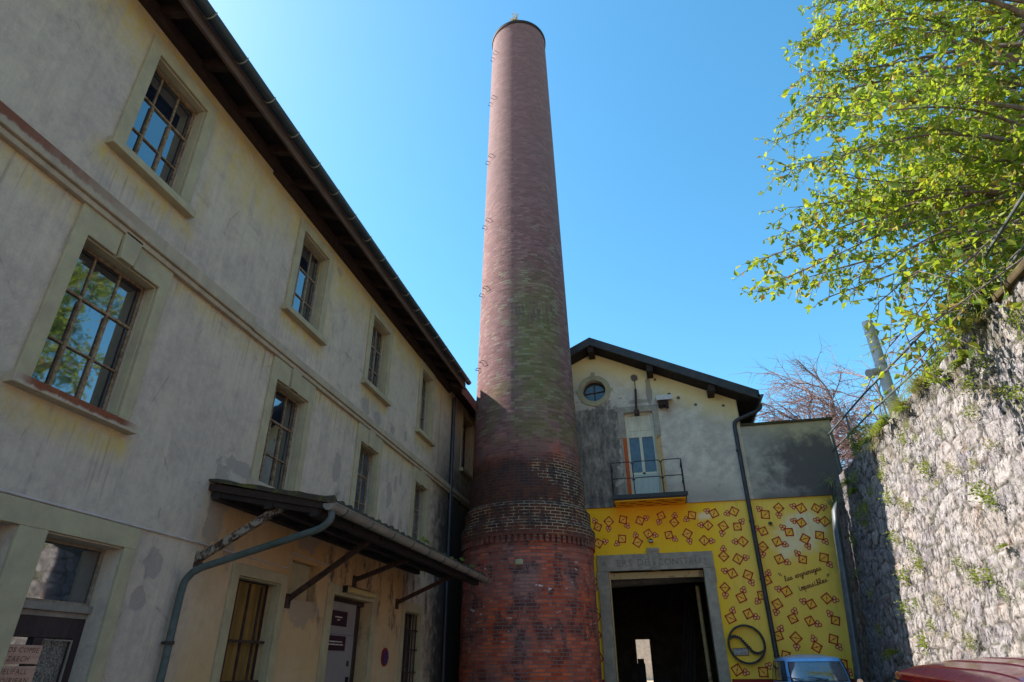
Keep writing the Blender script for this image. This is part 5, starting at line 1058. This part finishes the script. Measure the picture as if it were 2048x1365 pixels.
# ------------------------------------------------------------------ cars
def car(name, label, loc, rotz, L, W, belt, H, wsb, wst, rst, rsb, rw, paint, crown=.07, lamp_r=.09, ribs=0, ribmat=None, ne_=5.0):
    "front at local -Y. wsb/wst windscreen base/top y, rst/rsb rear roof end/base y, rw roof half width"
    T = thing(name, label, 'car', loc, rotz if rotz else 1e-6); ORG[T.name] = Vector((0,0,0)); hw = W/2
    st = [(-L/2,.30,.55,.62),(-L/2+.06,.24,.66,.80),(-L/2+.35,.20,.76,.93),(wsb-.15,.19,belt-.06,.985),(wsb+.3,.18,belt,1),(rsb-.3,.18,belt,1),(L/2-.45,.20,belt-.05,.96),(L/2-.12,.26,belt-.2,.86),(L/2,.34,.62,.66)]
    b = MB(); n = 20
    for (y_, zb, zt, k) in st:
        zc = (zb+zt)/2; hz = (zt-zb)/2
        for i in range(n):
            a = 2*math.pi*i/n; ca, sa = math.cos(a), math.sin(a); e = .42
            b.v.append((hw*k*abs(ca)**e*(1 if ca >= 0 else -1)*(1-.05*max(0,sa)), y_, zc+hz*abs(sa)**e*(1 if sa >= 0 else -1)))
    for j in range(len(st)-1):
        for i in range(n): b.f.append((j*n+i, j*n+(i+1)%n, (j+1)*n+(i+1)%n, (j+1)*n+i))
    b.f += [tuple(range(n)), tuple(reversed(range((len(st)-1)*n, len(st)*n)))]
    body = build('body', b, paint, T, smooth=50, local=True)
    # greenhouse: superellipse rings from belt to roof
    ne = ne_; z0, z1 = belt-.03, H-crown
    def ringp(t):
        y0 = wsb+(wst-wsb)*t; y1 = rsb+(rst-rsb)*t; w_ = hw*.93*(1-t)+rw*t; bul = .03*math.sin(math.pi*t); return y0-bul, y1+bul, w_+bul*.6, z0+(z1-z0)*t
    def pt(a, t, s=1):
        y0, y1, w_, z_ = ringp(t); yc, hl = (y0+y1)/2, (y1-y0)/2; ca, sa = math.cos(a), math.sin(a)
        k = (abs(ca)**ne+abs(sa)**ne)**(-1/ne); return (w_*k*ca*s, yc+hl*k*sa*s, z_)
    g_ = MB(); m = 64; rings = [(t,1) for t in (0,.25,.5,.75,.93,1)] + [(1,s) for s in (.985,.96,.92,.85,.75,.6,.45,.3,.15,.02)]
    for (t, s) in rings:
        for i in range(m):
            p = pt(2*math.pi*i/m, t, s); zz = p[2] + (crown*(1-s**2.2) if t == 1 else 0); g_.v.append((p[0], p[1], zz))
    for j in range(len(rings)-1):
        for i in range(m): g_.f.append((j*m+i, j*m+(i+1)%m, (j+1)*m+(i+1)%m, (j+1)*m+i))
    g_.f.append(tuple((len(rings)-1)*m+i for i in range(m)))
    cab = build('cabin', g_, paint, T, smooth=50, local=True)
    def panel(side, k0, k1, t0, t1, off):
        P = MB(); nu, nv = 14, 6
        for j in range(nv+1):
            t = t0+(t1-t0)*j/nv; y0, y1, w_, z_ = ringp(t); yc, hl = (y0+y1)/2, (y1-y0)/2
            for i in range(nu+1):
                s = k0+(k1-k0)*i/nu
                if side in ('f','r'): x_ = s*w_; q = hl*(max(0,1-abs(s)**ne))**(1/ne); P.v.append((x_, yc-q-off if side=='f' else yc+q+off, z_+off*.3))
                else: y_ = yc+s*hl; q = w_*(max(0,1-abs(s)**ne))**(1/ne)+off; P.v.append((q if side=='R' else -q, y_, z_))
        P.f = [(j*(nu+1)+i, j*(nu+1)+i+1, (j+1)*(nu+1)+i+1, (j+1)*(nu+1)+i) for j in range(nv) for i in range(nu)]; return P
    for nm, sd_, k in (('windscreen','f',.78),('rear_window','r',.80)):
        sl_ = build(nm, panel(sd_,-k-.03,k+.03,.10,.86,.006), M_['rubber'], T, smooth=True, local=True); build('pane', panel(sd_,-k,k,.135,.83,.011), M_['glassc'], sl_, smooth=True, local=True)
    for sd_ in 'LR':
        for (k0, k1) in ((-.80,-.08),(.0,.74)):
            sl_ = build('side_window', panel(sd_,k0-.02,k1+.02,.12,.90,.006), M_['rubber'], T, smooth=True, local=True); build('pane', panel(sd_,k0,k1,.15,.87,.011), M_['glassc'], sl_, smooth=True, local=True)
    for k in (-1,1):
        lm = MB().tube([(k*hw*.68,-L/2+.12,.60),(k*hw*.68,-L/2-.03,.60)], [lamp_r, lamp_r*.96], 18); hl_ = build('headlight', lm, M_['headl'], T, smooth=True, local=True)
        build('rim', MB().tube([(k*hw*.68+lamp_r*math.cos(a), -L/2-.035, .60+lamp_r*math.sin(a)) for a in [2*math.pi*i/20 for i in range(20)]], .012, 6, closed=True), M_['chrome'], hl_, smooth=True, local=True)
        
        if k < 0 and not ribs: continue
        mi = MB().tube([(k*hw*.9,wsb+.12,belt-.02),(k*(hw-.02),wsb+.05,belt-.0)], .008, 6).tube([(k*(hw-.01),wsb+.02,belt+.01),(k*(hw-.01),wsb+.045,belt+.01)], .055, 14); build('mirror', mi, M_['chrome'], T, smooth=True, local=True)
    for yb_ in (-L/2-.04, L/2+.04): build('bumper', MB().bar((-hw*.85,yb_,.38),(hw*.85,yb_,.38),.05,.09), M_['chrome'], T, bevel=.015, local=True)
    for yw in (-L/2+.58, L/2-.62):
        for k in (-1,1):
            wl = build('wheel', MB().tube([(k*(hw-.17),yw,.27),(k*(hw-.01),yw,.27)], .27, 28), M_['rubber'], T, smooth=35, local=True); build('hubcap', MB().tube([(k*(hw-.01),yw,.27),(k*(hw+.012),yw,.27)], [.17,.12], 20), M_['chrome'], wl, smooth=True, local=True)
    y0, y1, w_, z_ = ringp(.12)
    wp_ = MB()
    for xx in (-.32, .12): q = ringp(.2); wp_.tube([(xx*1.0,y0-.03,z_),(xx-.26,q[0]-.035,q[3]+.03)], .007, 5).bar((xx-.34,q[0]-.035,q[3]+.035),(xx+.02,q[0]-.03,q[3]-.005),.01,.012)
    build('wipers', wp_, M_['black'], T, local=True)
    if ribs:
        rb = MB(); yA, yB, w1, zz1 = ringp(1); yc, hl = (yA+yB)/2, (yB-yA)/2
        for i in range(ribs):
            x0 = -rw*.80 + 1.6*rw*(i+.5)/ribs; hwid = .8*rw/ribs*.74; NN = 24; o = len(rb.v)
            for j in range(NN+1):
                y_ = yc + hl*.93*(2*j/NN-1)
                for (dx, dz) in ((-hwid,-.002),(-hwid*.9,.005),(hwid*.9,.005),(hwid,-.002)):
                    s = (abs((x0+dx)/w1)**ne+abs((y_-yc)/hl)**ne)**(1/ne); e = min(1, j/2, (NN-j)/2); rb.v.append((x0+dx, y_, zz1+crown*(1-s**2.2)+(dz if dz < 0 else dz*e)+.001))
            for j in range(NN):
                for q in range(3): rb.f.append((o+j*4+q, o+j*4+q+1, o+(j+1)*4+q+1, o+(j+1)*4+q))
        build('roof_ribs', rb, ribmat, cab, smooth=30, local=True)
        dg = MB()
        for k in (-1,1): dg.tube([(k*(w1+.008)*(max(0,1-abs(s)**ne))**(1/ne), yc+hl*s, zz1-.012) for s in [x/12 for x in range(-11,12)]], .012, 6)
        build('drip_rail', dg, paint, cab, smooth=True, local=True)
    return T
car('small_car', 'small rounded sky-blue vintage car parked before the yellow wall', (2.83,15.35,gz(15.35)), 0, 3.25, 1.38, .84, 1.345, -.98, -.60, .95, 1.35, .58, M_['bluecar'], crown=.08, ne_=4.2)
car('red_car', 'dark red car with a ribbed roof parked beside the stone wall in the foreground', (2.22,5.05,gz(5.05)), R_(178), 3.7, 1.5, .92, 1.415, -1.35, -1.0, 1.2, 1.55, .60, M_['redcar'], crown=.10, ribs=6, ribmat=M_['roofpatch']).rotation_euler.x = R_(-1.6)
print('objects', len(bpy.data.objects))
